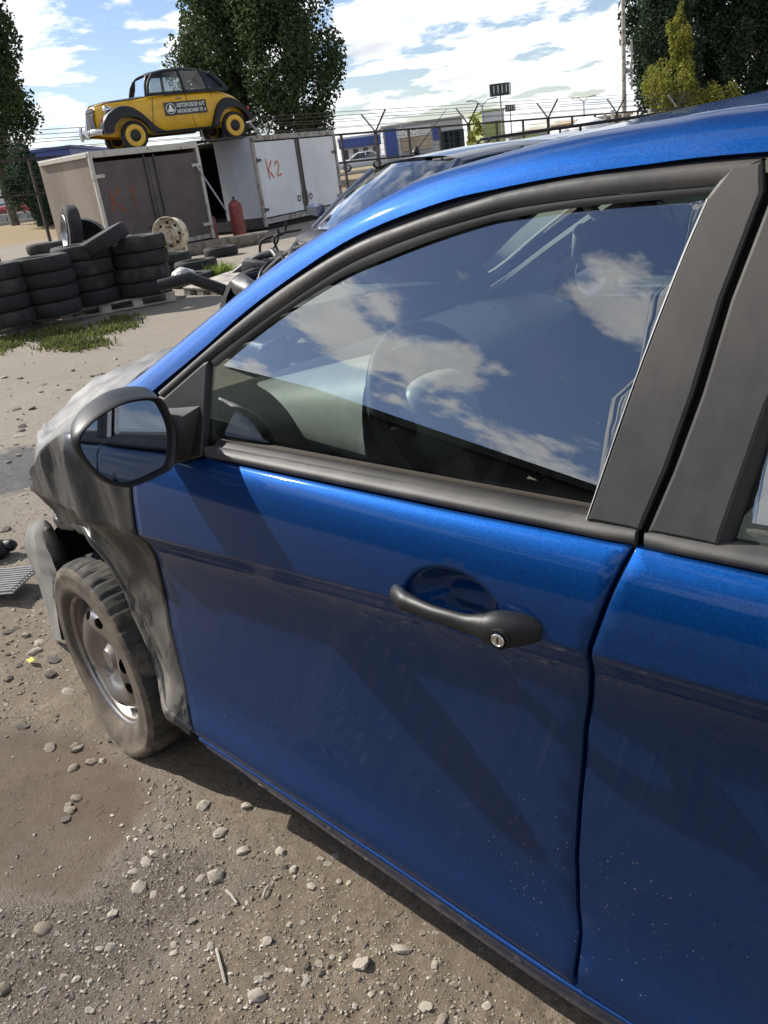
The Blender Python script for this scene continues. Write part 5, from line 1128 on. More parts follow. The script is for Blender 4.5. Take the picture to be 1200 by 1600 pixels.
blades('grass', pts, 1300, .065, 'grass_blade', 'bright grass tuft on the gravel before the tyre stacks', 'grass', .09)
pts = [ground_at(random.uniform(-40, 200), 560-random.uniform(0, 20)-.17*(max(0, 0))-(30 if True else 0)+0) for _ in range(10)]
pts = []
for _ in range(60):
    t = random.random(); u = -40+250*t; pts.append(ground_at(u, 545-46*t+random.uniform(-8, 14)))
blades('grass', pts, 1800, .06, 'grass_blade', 'thin grass along the shaded foot of the pallets', 'grass', .10)
q = ground_at(348, 438); blades('weed', [(q[0]+random.uniform(-.12, .12), q[1]+random.uniform(-.12, .12), 0) for _ in range(9)], 260, .26, 'leaf_weed', 'small bright green weed by the scrap pallet', 'plant', .05)

simple('shed_dark', (.035, .036, .034), .8, var=.3, scale=1.5)
# ------------------------------------------------------------------ other cars
def gen_car(root, S, paint, glass='car_glass', open_front=False, rails=False):
    """simple-bodied car, x forward from the middle, S holds lengths in metres"""
    hw, H, belt, hood = S['hw'], S['H'], S['belt'], S['hood']; xf, xc, xrf, xrr, xb, xr = S['xf'], S['xc'], S['xrf'], S['xrr'], S['xb'], S['xr']; zr = S.get('zr', belt)
    st = []
    def ring(x, w, zt, zb_=.24, cr=.03): return body_ring(x, w, zb_, zt, crown=cr, tuck=.08)
    if not open_front: st += [ring(xf, hw*.72, hood-.22, .30), ring(xf-.10, hw*.88, hood-.08), ring(xf-.45, hw*.97, hood), ring((xf+xc)/2, hw*.99, hood+.03)]
    st += [ring(xc, hw, belt-.02), ring((xc+xrr)/2, hw, belt), ring(xrr, hw, belt+.01), ring(xb, hw*.97, zr), ring(xr+.12, hw*.92, zr-.04), ring(xr, hw*.80, zr-.25, .32)]
    b = MB(); b.loft(st, False); n = len(st[0]); b.f.append(tuple(range(n-1, -1, -1))); b.f.append(tuple(range((len(st)-1)*n, len(st)*n))); body = b.build('body', paint, root, smooth=40, recalc=True)
    tw = hw*.74
    rs = []
    for k in range(9):
        t = k/8; x = xrf+(xrr-xrf)*t; e = 1-(2*t-1)**2*.0; z = H-.05*(1-t)**2-.035*t**3
        rs.append([(x, tw+.02, z-.045), (x, tw-.02, z-.012), (x, tw*.6, z+.018), (x, 0, z+.03), (x, -tw*.6, z+.018), (x, -tw+.02, z-.012), (x, -tw-.02, z-.045)])
    b = MB(); b.loft(rs, False); roof_ = b.build('roof', paint, root, smooth=60, recalc=True)
    zf = H-.09; zk = H-.08
    for s_ in (1, -1):
        for a, c, r in (((xc+.06, hw-.05, belt-.03), (xrf+.02, tw, zf), .035), (((xrf+xrr)/2-.05, hw-.045, belt), ((xrf+xrr)/2, tw+.01, H-.055), .035), ((xb, hw-.06, zr-.02), (xrr, tw, zk), .06)):
            b = MB(); b.tube([(a[0], s_*a[1], a[2]), ((a[0]+c[0])/2, s_*((a[1]+c[1])/2+.03), (a[2]+c[2])/2+.01), (c[0], s_*c[1], c[2])], r, 8); b.build('pillar', paint, root, smooth=60)
        for q in (((xc-.02, hw-.045, belt), ((xrf+xrr)/2-.03, hw-.04, belt+.005), ((xrf+xrr)/2+.02, tw+.01, H-.07), (xrf-.03, tw+.01, zf)), (((xrf+xrr)/2-.07, hw-.04, belt+.005), (xb+.08, hw-.05, zr), (xrr+.04, tw, zk), ((xrf+xrr)/2-.02, tw+.01, H-.07))):
            b = MB(); b.add([(x, s_*y, z) for x, y, z in q], [(0, 1, 2, 3)]); b.build('side_window', glass, root)
        b = MB(); b.tube([(xc-.02, s_*(hw+.01), belt-.02), (xb+.05, s_*(hw+.005), belt+.0)], .012, 6); b.build('waist_trim', 'black_plastic', root)
        for x in (S['wx'], S['wx']-S['wb']):
            if open_front and x > xc+.2 and False: continue
            Mw = tf((x, s_*(hw-.09), .31), (R_(-90*s_), 0, 0)); e = bpy.data.objects.new('wheel', None); COL.objects.link(e); e.parent = root
            b = MB(); b.lathe([(.19, -.08), (.26, -.095), (.30, -.07), (.31, 0), (.30, .07), (.26, .095), (.20, .09)], 28, Mw); b.build('tyre', 'rubber', e, smooth=60, recalc=True)
            b = MB(); b.lathe([(.205, .085), (.19, .09), (.15, .06), (.06, .075), (0, .075)], 24, Mw); b.build('rim', 'steel', e, smooth=40, recalc=True)
            b = MB(); b.lathe([(.36, .0), (.36, .103-.02*0), (.0, .0)], 24, tf((x, s_*(hw-.10), .34), (R_(-90*s_), 0, 0))); b.build('wheel_arch', 'dark_void', root)
        b = MB(); b.loft([[(S['xc']-.10, s_*(hw-.02), belt+.06), (S['xc']-.10, s_*(hw+.16), belt+.08), (S['xc']-.10, s_*(hw+.16), belt+.18), (S['xc']-.10, s_*(hw-.0), belt+.16)], [(S['xc']-.02, s_*(hw-.02), belt+.07), (S['xc'], s_*(hw+.14), belt+.09), (S['xc'], s_*(hw+.14), belt+.16), (S['xc']-.02, s_*(hw-.0), belt+.15)]], True, True, True); b.build('side_mirror', paint, root, recalc=True)
        if not open_front:
            b = MB(); b.box((xf-.10, s_*hw*.66, hood-.20), (.16, .30, .13), bev=.03); b.build('headlamp', 'car_glass', root, smooth=50)
        b = MB(); b.box((xr+.06, s_*hw*.70, zr-.16), (.12, .22, .18), bev=.03); b.build('tail_lamp', 'red_paint', root, smooth=50)
        if rails:
            b = MB(); b.tube([(xrf-.05, s_*(tw-.02), H-.03), (xrf-.15, s_*(tw-.02), H+.055), (xrr+.2, s_*(tw-.02), H+.065), (xrr+.08, s_*(tw-.02), H-.02)], .016, 8); b.tube([((xrf+xrr)/2, s_*(tw-.02), H), ((xrf+xrr)/2, s_*(tw-.02), H+.06)], .014, 6); b.build('roof_rail', 'black_plastic', root, smooth=60)
    ws = []
    for k in range(9):
        y = -1+2*k/8; bu = (1-y*y); ws.append([(xc+.06+.16*bu, y*(hw-.07), belt-.02+.01*bu), ((xc+xrf)/2+.04+.12*bu, y*(hw+tw)/2*.97, (belt+zf)/2+.02+.02*bu), (xrf+.02+.08*bu, y*(tw-.01), zf+.045*bu)])
    b = MB(); b.loft(ws, False); b.build('windscreen', S.get('ws', 'clear_glass'), root, smooth=180, recalc=True)
    b = MB(); b.add([(xb+.0, hw-.10, zr), (xb, -hw+.10, zr), (xrr-.02, -tw+.03, zk), (xrr-.02, tw-.03, zk)], [(0, 1, 2, 3)]); b.build('rear_screen', glass, root)
    b = MB(); b.box(((xc+xb)/2, 0, .45), (xc-xb-.2, hw*1.7, .06)); b.build('cabin_floor', 'dark_void', root)
    for y in (-.36, .36):
        b = MB(); b.box((xrf-.45, y, .85), (.14, .48, .62), bev=.06); b.box((xrf-.52, y, 1.22), (.09, .24, .16), bev=.04); b.build('seat', 'seat_cloth', root, smooth=50)
    b = MB(); b.box((xc-.05, 0, belt-.10), (.45, hw*1.7, .16), bev=.05); b.build('dashboard', 'interior_grey', root, smooth=50)
    if not open_front:
        b = MB(); b.box((xf-.02, 0, hood-.24), (.06, hw*.7, .12), bev=.02); b.box((xf-.02, 0, .42), (.08, hw*1.3, .12), bev=.03); b.build('grille', 'black_plastic', root)
    return body
SED = dict(hw=.86, H=1.45, belt=.95, hood=.88, xf=2.15, xc=.95, xrf=.30, xrr=-.95, xb=-1.45, xr=-2.15, zr=1.02, wx=1.32, wb=2.55)
def place(p, fdir, z=0): f = flatv(fdir); f /= np.linalg.norm(f); return basis((p[0], p[1], z), f, np.cross(Z3, f), Z3)
# dark stripped hatchback just behind
Fd = np.array([-.76, -.65, 0]); Fd /= np.linalg.norm(Fd); Fh = np.array([math.cos(R_(255)), math.sin(R_(255)), 0])
S1 = dict(ws='sky_haze_glass', hw=.82, H=1.425, belt=.96, hood=.85, xf=1.6, xc=.55, xrf=.0, xrr=-1.2, xb=-1.55, xr=-1.75, zr=1.0, wx=1.25, wb=2.4)
o_ = np.array([-2.75, 4.95, 0])
dark = thing('stripped_hatchback', 'dark navy hatchback with engine bay stripped open, behind the blue car', 'car', M=place(o_, Fh))
gen_car(dark, S1, 'navy_car', open_front=True)
b = MB(); b.lathe([(.035, 0), (.03, .02), (.012, .05)], 12, tf((-.02, 0, 1.432), (0, R_(-20), 0))); an = b.build('aerial_base', 'black_plastic', dark, smooth=50)
b = MB(); b.tube([(-.02, 0, 1.45), (-.38, 0, 1.74)], [.005, .002], 6); b.build('aerial_rod', 'black_plastic', an)
dk0 = len(dark.children)
keep_ = set(c.name for c in dark.children)
b = MB(); b.box((1.2, .55, .55), (1.0, .10, .30), bev=.03); b.box((1.2, -.55, .55), (1.0, .10, .30), bev=.03); b.build('inner_wing', 'black_car', dark)
b = MB(); b.box((.80, 0, .70), (.10, 1.5, .42), bev=.03); b.build('bulkhead', 'black_car', dark)
b = MB(); b.loft([[(.82+.10*(1-(y/.8)**2), y, .94), (.98+.14*(1-(y/.8)**2), y, .90), (1.0+.14*(1-(y/.8)**2), y, .86)] for y in np.linspace(-.78, .78, 13)], False); b.build('scuttle_panel', 'black_plastic', dark, smooth=60, recalc=True)
b = MB(); b.box((1.35, 0, .50), (.60, .75, .36), bev=.08); b.build('engine', 'dark_steel', dark, smooth=50)
b = MB(); b.tube([(1.15, -.25, .74), (1.45, -.25, .76)], .09, 12); b.build('intake', 'cast_alloy', dark, smooth=60)
b = MB(); b.lathe([(.0, -.1), (.07, -.1), (.085, -.05), (.085, .05), (.05, .09), (0, .1)], 14, tf((1.30, .25, .78), (R_(80), 0, .4))); b.build('alternator', 'cast_alloy', dark, smooth=50)
for pts, r, mt in (([(1.6, -.6, .55), (1.35, -.1, .85), (1.0, .3, .80)], .035, 'rubber'), ([(1.5, .5, .5), (1.5, .1, .80), (1.2, -.4, .86)], .03, 'rubber'), ([(1.75, .35, .42), (1.55, .45, .66), (1.3, .30, .70), (1.05, .45, .8)], .014, 'grey_plastic'), ([(1.7, -.3, .45), (1.5, -.45, .72), (1.1, -.6, .8)], .02, 'black_plastic'), ([(1.72, .65, .30), (1.62, .62, .52), (1.3, .5, .70)], .016, 'grey_plastic')):
    b = MB(); b.tube(crom(pts, 6), r, 8); b.build('hose', mt, dark, smooth=60)
b = MB(); b.box((2.0, .05, .36), (.14, 1.35, .20), tf((0, 0, 0), (0, R_(4), 0)), bev=.04); b.build('front_panel', 'black_plastic', dark, smooth=50)
for k_ in range(26):
    r_ = random.Random(k_); x_, y_, z_ = r_.uniform(.9, 2.1), r_.uniform(-.75, .75), r_.uniform(.25, .80)
    z_ = min(z_, .95-.28*(x_-1.0)); b = MB(); sz = (r_.uniform(.08, .32), r_.uniform(.08, .30), r_.uniform(.06, .18)); Mp = tf((x_, y_, z_), (r_.uniform(-.5, .5), r_.uniform(-.5, .5), r_.uniform(0, 3)))
    if k_ % 3 == 0: b.tube([Mp @ Vector((-.25, 0, 0)), Mp @ Vector((0, .05, .06)), Mp @ Vector((.28, .02, -.02))], r_.uniform(.02, .05), 8)
    elif k_ % 3 == 1: b.lathe([(0, -.06), (.06, -.06), (.075, -.03), (.075, .03), (.05, .06), (.02, .09), (0, .09)], 12, Mp)
    else: b.box((0, 0, 0), sz, Mp, bev=.025)
    b.build(['hose', 'pulley', 'engine_part'][k_ % 3], (['rubber', 'black_plastic'][k_ % 2] if k_ % 3 == 0 else ['rubber', 'cast_alloy', 'black_plastic', 'dark_steel', 'black_plastic', 'rubber'][r_.randrange(6)]), dark, smooth=50)
b = MB(); b.box((1.65, -.52, .40), (.26, .16, .26), bev=.02); b.build('battery', 'black_plastic', dark)
for c_ in dark.children:
    if c_.name not in keep_: c_.location.x -= .20
# loose parts on the ground before it
def loose(name, label, p, parts, mat, rz=0.):
    b = MB()
    for kind, a in parts:
        if kind == 'box': b.box(a[0], a[1], tf((0, 0, 0), a[2]) if len(a) > 2 else None, bev=.02)
        else: b.tube(crom(a[0], 4), a[1], 8)
    o = b.build(name, mat, None, smooth=50); o.location = (p[0], p[1], 0); o.rotation_euler[2] = rz; return tag(o, label, 'car part', 'loose car parts on the ground')
q = ground_at(415, 438); loose('subframe', 'dark metal subframe heaped before the stripped hatchback', q, [('tube', ([(-.5, -.2, .10), (0, .0, .35), (.5, .2, .30)], .05)), ('tube', ([(-.4, .3, .1), (.1, .1, .4), (.5, -.2, .2)], .045)), ('box', ((0, 0, .16), (.6, .4, .26), (0, .2, .3)))], 'dark_steel', .2)
q = ground_at(385, 468); loose('headlamp_unit', 'small dark headlamp unit lying on the gravel by the blue pillar', q, [('box', ((0, 0, .09), (.30, .18, .16), (.1, .2, 0))), ('box', ((.12, .05, .12), (.14, .12, .12)))], 'black_plastic', .9)
q = ground_at(430, 420); loose('wiring_bundle', 'tangle of dark wiring hanging from the stripped front', q, [('tube', ([(-.4, .1, .05), (-.1, -.1, .45), (.2, .1, .52), (.4, 0, .70)], .022)), ('tube', ([(-.3, -.2, .05), (0, .1, .35), (.3, -.1, .60)], .018)), ('tube', ([(.0, .2, .10), (.2, -.1, .5), (.5, .2, .55)], .020))], 'rubber', .1)
# silver estate behind it
rs_ = at(760, 228, 9.6); SW = dict(hw=.86, H=1.43, belt=.95, hood=.86, xf=2.1, xc=1.1, xrf=.45, xrr=-1.75, xb=-2.1, xr=-2.2, zr=1.0, wx=1.35, wb=2.6)
silver = thing('estate_car', 'silver estate car with black roof rails, beyond the navy hatchback', 'car', M=place(flatv(rs_)+Fd*-.3, Fd))
gen_car(silver, SW, 'silver_car', rails=True)
for i, (u, v, r) in enumerate(((874, 208, .10), (897, 205, .09), (922, 199, .17))):
    bmm = bmesh.new(); bmesh.ops.create_icosphere(bmm, subdivisions=3, radius=r)
    for vv in bmm.verts: vv.co = vv.co*(1+.22*noise.noise(vv.co*7+Vector((i*3, 0, 0)))); vv.co.z *= .7; vv.co.x *= 1.4
    me = bpy.data.meshes.new('white_bundle'); bmm.to_mesh(me); bmm.free(); me.materials.append(MAT['cloth_white']); me.shade_smooth(); o = bpy.data.objects.new('white_bundle', me); COL.objects.link(o); p = at(u, v, 10.4); o.location = tuple(p)
    tag(o, ['flat white bundle lying by the roof rail, leftmost of three', 'small white bundle in the middle of three by the roof rail', 'largest white bundle, rightmost by the roof rail'][i], 'bundle', 'white bundles by the roof rail')
# road beyond the fence: white saloon, red car
RZ = .62
p = at(566, 254, 72); tgt = at(500, 262, 72); wc = thing('white_saloon', 'white saloon car on the road behind the fence', 'car', M=place(p, flatv(tgt-p), RZ)); gen_car(wc, SED, 'white_car')
p = at(38, 314, 58); tgt = at(-20, 322, 58); rc2 = thing('red_car', 'small red car by the blue hoarding at far left', 'car', M=place(p, flatv(tgt-p), RZ)); gen_car(rc2, SED, 'red_paint')

# ------------------------------------------------------------------ road, barrier, far buildings
def quad_strip(name, A, B, z, mat, n=12):
    b = MB(); b.loft([[(A[0]+(B[0]-A[0])*k/n, A[1]+(B[1]-A[1])*k/n, z), (A[0]+(B[0]-A[0])*k/n+FNRM[0]*14, A[1]+(B[1]-A[1])*k/n+FNRM[1]*14, z)] for k in range(n+1)], False); return struct(b.build(name, mat))
rA = flatv(FA)-FDIR*40+FNRM*22; rB = flatv(FA)+FDIR*160+FNRM*22
b = MB(); b.loft([[(*(rA+(rB-rA)*k/20)[:2], .625), (*(rA+(rB-rA)*k/20+FNRM*16)[:2], .625)] for k in range(21)], False); struct(b.build('road', 'asphalt'))
b = MB(); b.loft([[(*(rA+(rB-rA)*k/20-FNRM*.5)[:2], .55), (*(rA+(rB-rA)*k/20-FNRM*.5)[:2], .76), (*(rA+(rB-rA)*k/20)[:2], .76), (*(rA+(rB-rA)*k/20)[:2], .55)] for k in range(21)], False); struct(b.build('kerb', 'concrete', recalc=True))
def building(name, label, u0, u1, vt, dep, wall, base_z=RZ, depth=14, roof_mat=None, dep1=None):
    A = at(u0, vt, dep); B = at(u1, vt-.135*(u1-u0), dep1 or dep); d = flatv(B-A); W = np.linalg.norm(d); d /= W; n = np.cross(Z3, d); n = n if n@(flatv(A)-flatv(CAM)) > 0 else -n
    H = A[2]-base_z; e = thing(name, label, 'building', M=basis((A[0], A[1], base_z), d, n, Z3))
    b = MB(); b.box((W/2, depth/2, H/2), (W, depth, H)); b.build('wall', wall, e)
    b = MB(); b.box((W/2, depth/2, H+.12), (W+.5, depth+.5, .24)); b.build('roof', roof_mat or wall, e); return e, W, H
e, W, H = building('warehouse', 'blue and white warehouse seen at the far left edge', -120, 108, 262, 78, 'facade_blue')
b = MB(); b.box((W/2, -.06, H*.36), (W, .12, H*.26)); b.build('white_band', 'facade_white', e); b = MB(); b.box((W/2, -.08, H*.10), (W, .16, H*.22)); b.build('grey_plinth', 'concrete', e)
bA = at(-60, 332, 52); bB = at(110, 318, 52); b = MB(); dv = flatv(bB-bA); Lb = np.linalg.norm(dv); dv /= Lb
o = thing('road_barrier', 'low grey concrete barrier along the road at far left', 'barrier', M=basis((bA[0], bA[1], RZ), dv, np.cross(Z3, dv), Z3))
for k in range(5):
    b = MB(); b.box((Lb*(k+.5)/5, 0, .24), (Lb/5-.05, .3, .48), bev=.04); b.build('barrier_block', 'concrete', o)
e, W, H = building('showroom', 'low white showroom with a dark blue fascia, left of the fence post', 530, 592, 219, 105, 'facade_white')
b = MB(); b.box((W/2, -.25, H-.55), (W+.3, .5, 1.1)); b.build('fascia', 'facade_blue', e)
for k in range(4):
    b = MB(); b.box((W*(k+.5)/4, -.05, H*.38), (W*.12, .1, H*.5)); b.build('window', 'window_dark', e)
e, W, H = building('sales_hall', 'long grey hall with blue sign panels behind the fence', 597, 722, 200, 120, 'facade_grey')
for x0, x1, z0, z1, mt, nm in ((.02, .17, .15, .95, 'facade_blue', 'sign_panel'), (.62, .72, .45, .80, 'facade_blue', 'sign_panel'), (.22, .60, .25, .62, 'facade_tan', 'wall_panel'), (.17, .60, .64, .92, 'facade_white', 'wall_panel')):
    b = MB(); b.box((W*(x0+x1)/2, -.1, H*(z0+z1)/2), (W*(x1-x0), .2, H*(z1-z0))); b.build(nm, mt, e)
for k in range(6):
    b = MB(); b.box((W*(.20+.045*k), -.24, H*.76), (.28, .06, 1.1)); b.box((W*(.20+.045*k)+.4, -.24, H*.76+.3*(k % 2)), (.5, .06, .25)); b.build('letter', 'letter_white', e)
for k in range(5):
    b = MB(); b.box((W*(.76+.05*k), -.06, H*.4), (1.1, .12, H*.55)); b.build('window', 'window_dark', e)
e, W, H = building('green_hall', 'green and white block behind the leafy fence post', 752, 787, 176, 130, 'facade_green')
b = MB(); b.box((W/2, -.1, H*.86), (W, .2, H*.26)); b.build('white_band', 'facade_white', e)
e, W, H = building('garage_block', 'low tan garage block far right behind the fence', 903, 985, 190, 100, 'facade_tan')
b = MB(); b.box((W*.2, -.1, H*.5), (W*.16, .2, H*.8)); b.build('gate', 'facade_blue', e)
e, W, H = building('far_sheds', 'row of low grey sheds on the horizon under the billboard', 795, 900, 214, 170, 'facade_grey', 1.0)
b = MB(); b.box((W*.3, -.1, H*.45), (W*.3, .2, H*.7)); b.build('gate', 'facade_green', e)
def pole(name, label, u, vt, vb, dep, r, mat, cat):
    T = at(u, vt, dep); e = thing(name, label, cat, (T[0], T[1], 0)); b = MB(); b.tube([(0, 0, 0), (0, 0, T[2])], [r, r*.7], 10); b.build('pole', mat, e, smooth=60); return e, T[2]
fx = -_rt
rz_img = math.atan2(_rt[1], _rt[0])
for u, vt, dep, w, h, lab in ((781, 140, 85, 2.2, 1.15, 'tall double-sided billboard on a thin pole, left of the sky gap'), (797, 169, 120, 1.5, .85, 'smaller distant billboard below the tall one')):
    e, zt = pole('billboard', lab, u, vt, 0, dep, .11, 'galv', 'billboard'); e.rotation_euler[2] = rz_img+.15
    b = MB(); b.box((0, -.1, zt), (w, .16, h)); pn = b.build('panel', 'sign_dark', e); b = MB(); b.box((w*.46, -.2, zt), (w*.10, .03, h)); b.build('edge_panel', 'letter_white', pn)
    for k in range(4):
        b = MB(); b.box((-w*.32+k*w*.2, -.2, zt+.05), (w*.035, .03, h*.62), tf()); b.build('print_stroke', 'letter_white', pn)
for u, vt, dep, lab in ((753, 158, 75, 'street lamp behind the leafy fence post'), (912, 152, 95, 'double-armed street lamp left of the tall mast'), (622, 196, 90, 'thin street lamp over the grey hall')):
    e, zt = pole('street_lamp', lab, u, vt+6, 0, dep, .09, 'galv', 'street lamp'); e.rotation_euler[2] = rz_img
    for s_ in (-1, 1):
        b = MB(); b.tube([(0, 0, zt-.1), (s_*.5, 0, zt+.35), (s_*1.0, 0, zt+.45)], .045, 6); b.build('arm', 'galv', e); b = MB(); b.box((s_*1.15, 0, zt+.44), (.5, .2, .1), bev=.03); b.build('lamp_head', 'galv', e)
e, zt = pole('mast', 'tall rusty mast rising above the fence beside the trees', 973, -40, 0, 41, .13, 'rust_edge', 'mast')
b = MB(); b.tube([(.28, .28, 3.0), (.30, .30, 5.3)], .05, 8); b.build('side_pipe', 'rust_edge', e); b = MB(); b.box((.15, .15, 3.9), (.35, .12, .2), bev=.03); b.build('bracket', 'galv', e)

# ------------------------------------------------------------------ fence with barbed-wire arms
fence = thing('yard_fence', 'dark steel yard fence with V-shaped arms carrying barbed wire', 'fence', (0, 0, 0))
def rail_z(u): return fence_pt(u)[2]
ft = [fence_pt(u) for u in (-300, 1090)]
def fpos(t): p = ft[0]*(1-t)+ft[1]*t; return p
Lf = np.linalg.norm((ft[1]-ft[0])[:2]); npost = int(Lf/1.5)
def u_of(p): d = p-CAM; return 600+FOC*(d@RT)/(d@FW)
# post spacing anchored on the post at u = 587
ts = np.linspace(0, 1, 2000); us = np.array([u_of(fpos(t)) for t in ts]); t0 = ts[np.argmin(abs(us-587))]; dt = 1.62/Lf
pk = [t0+dt*k for k in range(-40, 60) if 0 <= t0+dt*k <= 1]
for i, k in enumerate([k for k in range(-40, 60) if 0 <= t0+dt*k <= 1]):
    p = fpos(t0+dt*k); zb_ = ground_h(p[0], p[1])-.05; big = (k % 3 == 0)
    b = MB(); w = .10 if big else .075; b.box((p[0], p[1], (p[2]+zb_)/2), (w, w, p[2]-zb_)); b.build('post', 'fence_steel', fence)
    if big:
        for s_ in (-1, 1):
            b = MB(); q = p+_rt*s_*.46+np.array([0, 0, .66 if s_ < 0 else .72]); b.tube([p, q], .038, 6); b.build('arm', 'fence_steel' if s_ > 0 else 'galv', fence)
for dz, nm in ((0, 'rail'), (-.95, 'rail')):
    b = MB(); b.tube([fpos(t)+[0, 0, dz] for t in (0, .5, 1)], .042, 6); b.build(nm, 'fence_steel', fence)
for s_ in (-1, 1):
    for f in (.35, .68, 1.0):
        b = MB(); b.tube([fpos(t)+_rt*s_*.46*f+np.array([0, 0, (.66 if s_ < 0 else .72)*f]) for t in np.linspace(0, 1, 40)], .009, 4); b.build('barbed_wire', 'rust_wire', fence)
# lattice mesh of the fence: thin wires
b = MB()
for k in range(4):
    z = -.2-.22*k; b.tube([fpos(t)+[0, 0, z] for t in np.linspace(0, 1, 6)], .006, 4)
for i, zz3 in enumerate(()): pass
for k in range(4):
    b = MB(); b.tube([fpos(t)+[0, 0, -.2-.22*k] for t in np.linspace(0, 1, 6)], .006, 4); b.build('wire', 'rust_wire', fence)
# wooden stakes beside the mast
for i, (u, v) in enumerate(((945, 178), (957, 172), (1015, 170))):
    p = at(u, v, 30); b = MB(); b.box((p[0], p[1], p[2]/2), (.10, .10, p[2])); tag(b.build('wooden_stake', 'wood_old'), ['short wooden stake left of the mast', 'taller wooden stake just left of the mast', 'wooden stake right of the mast before the trees'][i], 'stake', 'wooden stakes by the fence')

# ------------------------------------------------------------------ trees
def leaf_cloud(clumps, n, size, flat=.6):
    """clumps: (centre, radii, weight); leaves sit mostly near each clump's shell"""
    w = np.array([c[2] for c in clumps], float); w /= w.sum(); idx = RNG.choice(len(clumps), n, p=w); C_ = np.array([c[0] for c in clumps])[idx]; Rr = np.array([c[1] for c in clumps])[idx]
    d = RNG.standard_normal((n, 3)); d /= np.linalg.norm(d, axis=1)[:, None]; rad_ = RNG.random(n)**.45; P = C_+d*Rr*rad_[:, None]
    a = RNG.standard_normal((n, 3)); a /= np.linalg.norm(a, axis=1)[:, None]; b_ = np.cross(a, RNG.standard_normal((n, 3))); b_ /= np.linalg.norm(b_, axis=1)[:, None]+1e-9
    s = size*(.6+.8*RNG.random(n))[:, None]; V = np.stack([P-a*s*.5, P+b_*s*.32-a*s*.05, P+a*s*.55, P-b_*s*.32-a*s*.05], 1).reshape(-1, 3)
    F = np.arange(4*n).reshape(-1, 4); return V, F
def tree(name, label, base, H, rx, mat, shape, n, size, seed, clumps_n=60, low=.12, cat='tree', lean=(0, 0), group=None):
    r = np.random.default_rng(seed); e = thing(name, label, cat, tuple(base), group=group)
    b = MB(); tp = [(lean[0]*t+.15*math.sin(t*7+seed), lean[1]*t+.12*math.cos(t*5+seed), H*t) for t in np.linspace(0, .92, 12)]; b.tube(tp, [max(.03, .028*H*(1-t)**.9*.55) for t in np.linspace(0, .95, 12)], 9)
    trunk = b.build('trunk', 'bark', e, smooth=70)
    cl = []
    for k in range(clumps_n):
        t = low+(1-low)*(k+r.random())/clumps_n; a = r.random()*6.283; env = shape(t)*rx; q = math.sqrt(r.random()); x = math.cos(a)*env*q*.9; y = math.sin(a)*env*q*.9
        cr_ = env*(.20+.17*r.random())+.10; cl.append(((x+lean[0]*t, y+lean[1]*t, t*H), (cr_, cr_, cr_*1.7), cr_**1.6))
        if k % 3 == 0:
            bb = MB(); tz = max(.02, t-.10); bb.tube([(lean[0]*tz, lean[1]*tz, tz*H), (x*.5, y*.5, (tz*.5+t*.5)*H), (x*.9, y*.9, t*H)], [.012*H*(1-t)*.6+.03, .03, .012], 5); bb.build('limb', 'bark', e)
    V, F = leaf_cloud(cl, n, size); b = MB(); b.v = [tuple(p) for p in V.tolist()]; b.f = [tuple(f) for f in F.tolist()]; b.build('crown', mat, e)
    return e
pop = lambda t: (min(1, (t/.35)**.6) if t < .35 else (1 if t < .62 else max(.05, 1-((t-.62)/.38)**1.7)))
con = lambda t: max(.06, (1-t)**.75)*min(1, (t+.02)/.10)
def tree_at(u, v, dep, **k):
    p = at(u, v, dep); z = ground_h(p[0], p[1]); return (p[0], p[1], z-.05)
tree('poplar_tree', 'dark poplar at the left edge with its trunk showing', tree_at(14, 300, 40), 13.8, 2.25, 'leaf_poplar', pop, 26000, .20, 3, 80, .18)
tree('poplar_tree', 'broad dark poplar directly behind the yellow car roof', tree_at(372, 262, 46), 18, 2.5, 'leaf_poplar', pop, 40000, .20, 5, 120, .08)
tree('poplar_tree', 'tall poplar with ragged right edge above the white box', tree_at(478, 250, 44), 17, 2.6, 'leaf_poplar', pop, 46000, .19, 8, 130, .06)
tree('leafy_bush', 'dense dark bush behind the plywood box at the left', tree_at(52, 300, 36), 3.2, 1.2, 'leaf_dark', lambda t: math.sqrt(max(.03, 1-(2*t-1)**2)), 9000, .13, 12, 30, .05, 'bush')
tree('conifer_tree', 'dark conifer at the right, next to the mast', tree_at(1035, 180, 52), 13, 2.2, 'leaf_dark', pop, 34000, .20, 21, 110, .02)
tree('conifer_tree', 'dark conifer behind the yellow-green tree', tree_at(1110, 172, 54), 15, 2.6, 'leaf_dark', pop, 38000, .21, 22, 110, .02)
tree('conifer_tree', 'dark conifer at the right edge of the picture', tree_at(1190, 165, 52), 15, 2.7, 'leaf_dark', pop, 38000, .21, 23, 110, .02)
tree('conifer_tree', 'dark conifer beyond the right edge', tree_at(1275, 160, 54), 14, 2.7, 'leaf_dark', pop, 22000, .24, 24, 80, .02)
tree('young_tree', 'light yellow-green tree in front of the dark conifers', tree_at(1062, 182, 47), 7.0, 2.3, 'leaf_yellow', lambda t: max(.10, (1-t**1.8))*(.75+.3*math.sin(t*17)), 12000, .15, 31, 46, .04)
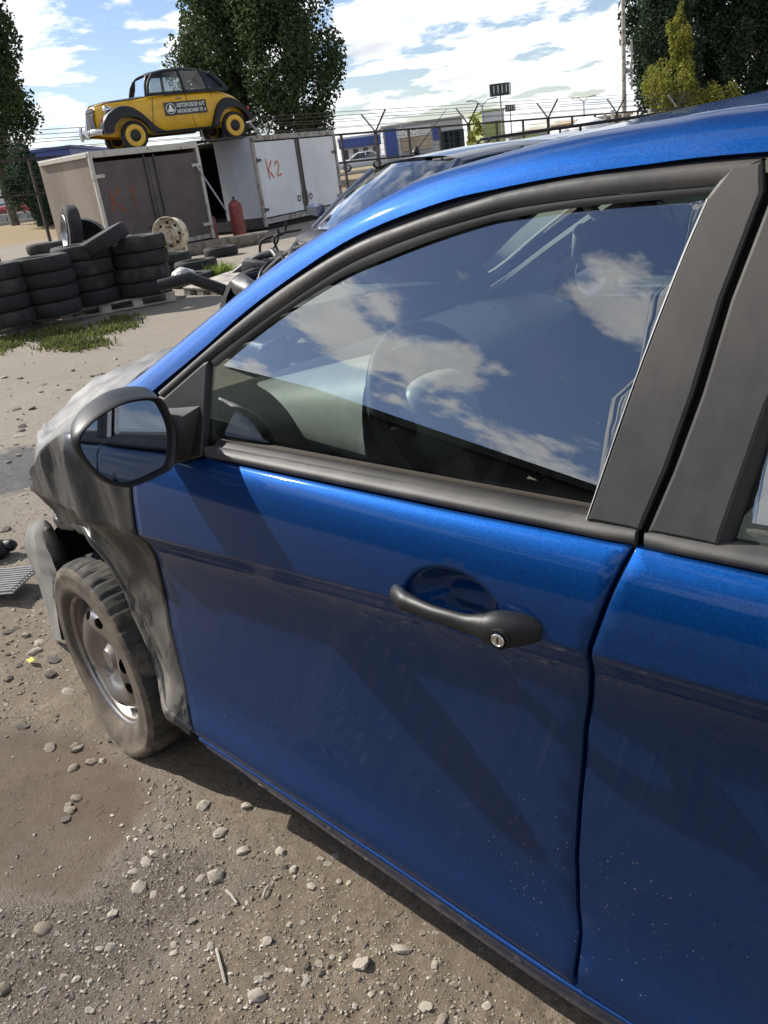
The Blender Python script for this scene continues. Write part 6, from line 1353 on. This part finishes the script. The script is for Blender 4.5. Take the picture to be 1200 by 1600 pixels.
tree('leafy_bush', 'yellowish bush low at the right by the blue roof', tree_at(1130, 178, 46), 2.6, 1.7, 'leaf_yellow', lambda t: math.sqrt(max(.03, 1-(2*t-1)**2)), 7000, .14, 33, 26, .05, 'bush')
tree('climbing_shrub', 'pale leafy shrub climbing a fence post', tree_at(742, 232, 33), 2.3, .42, 'leaf_yellow', lambda t: .5+.5*math.sin(t*3.1), 900, .13, 37, 16, .05, 'bush')
# the wooded rise and fence behind the photographer, mirrored in the window
V = []; F = []
HW_ = 4.6
def belt_of_trees():
    cl = []
    for k in range(90):
        a = R_(-150+120*k/89); rr_ = 23+3*math.sin(k*1.7); x = CAM[0]+rr_*math.cos(a); y = CAM[1]+rr_*math.sin(a); h_ = HW_+.8*math.sin(k*.9)+.7*math.sin(k*2.3+1); cl.append(((x, y, h_*.45), (1.5, 1.5, h_*.55), 1.))
    return leaf_cloud(cl, 120000, .22)
V, F = belt_of_trees(); b = MB(); b.v = [tuple(p) for p in V.tolist()]; b.f = [tuple(f) for f in F.tolist()]
stuff(b.build('far_wood', 'leaf_dark'), 'dark belt of trees behind the photographer, mirrored in the window', 'wood')

# long shed behind the photographer, whose dark roofline is mirrored in the side window
ca_ = R_(-131); cpt = np.array([CAM[0]+19*math.cos(ca_), CAM[1]+19*math.sin(ca_), 0]); nx_ = np.array([-math.cos(ca_), -math.sin(ca_), 0]); tx_ = np.cross(nx_, Z3)
shed = thing('storage_shed', 'long dark storage shed behind the photographer, mirrored in the side window', 'building', M=basis(cpt, tx_, nx_, Z3))
b = MB(); b.prism([(-13, 0), (13, 0), (13, 5.6), (4, 6.7), (-4, 6.3), (-13, 5.0)], -6, 0); b.build('wall', 'shed_dark', shed)
b = MB(); b.loft([[(x, .25, z), (x, .25, z+.18), (x, -6.3, z+.18), (x, -6.3, z)] for x, z in ((-13.3, 5.0), (-4, 6.3), (4, 6.7), (13.3, 5.6))], True, True, True); b.build('roof', 'shed_dark', shed, recalc=True)
b = MB(); b.box((1.5, .04, 2.9), (7.5, .08, .5)); b.build('pale_strip', 'trim_light', shed)
for k in range(3):
    b = MB(); b.box((-8+7*k, .06, 1.5), (3.2, .12, 3.0)); b.build('gate', 'dark_void', shed)
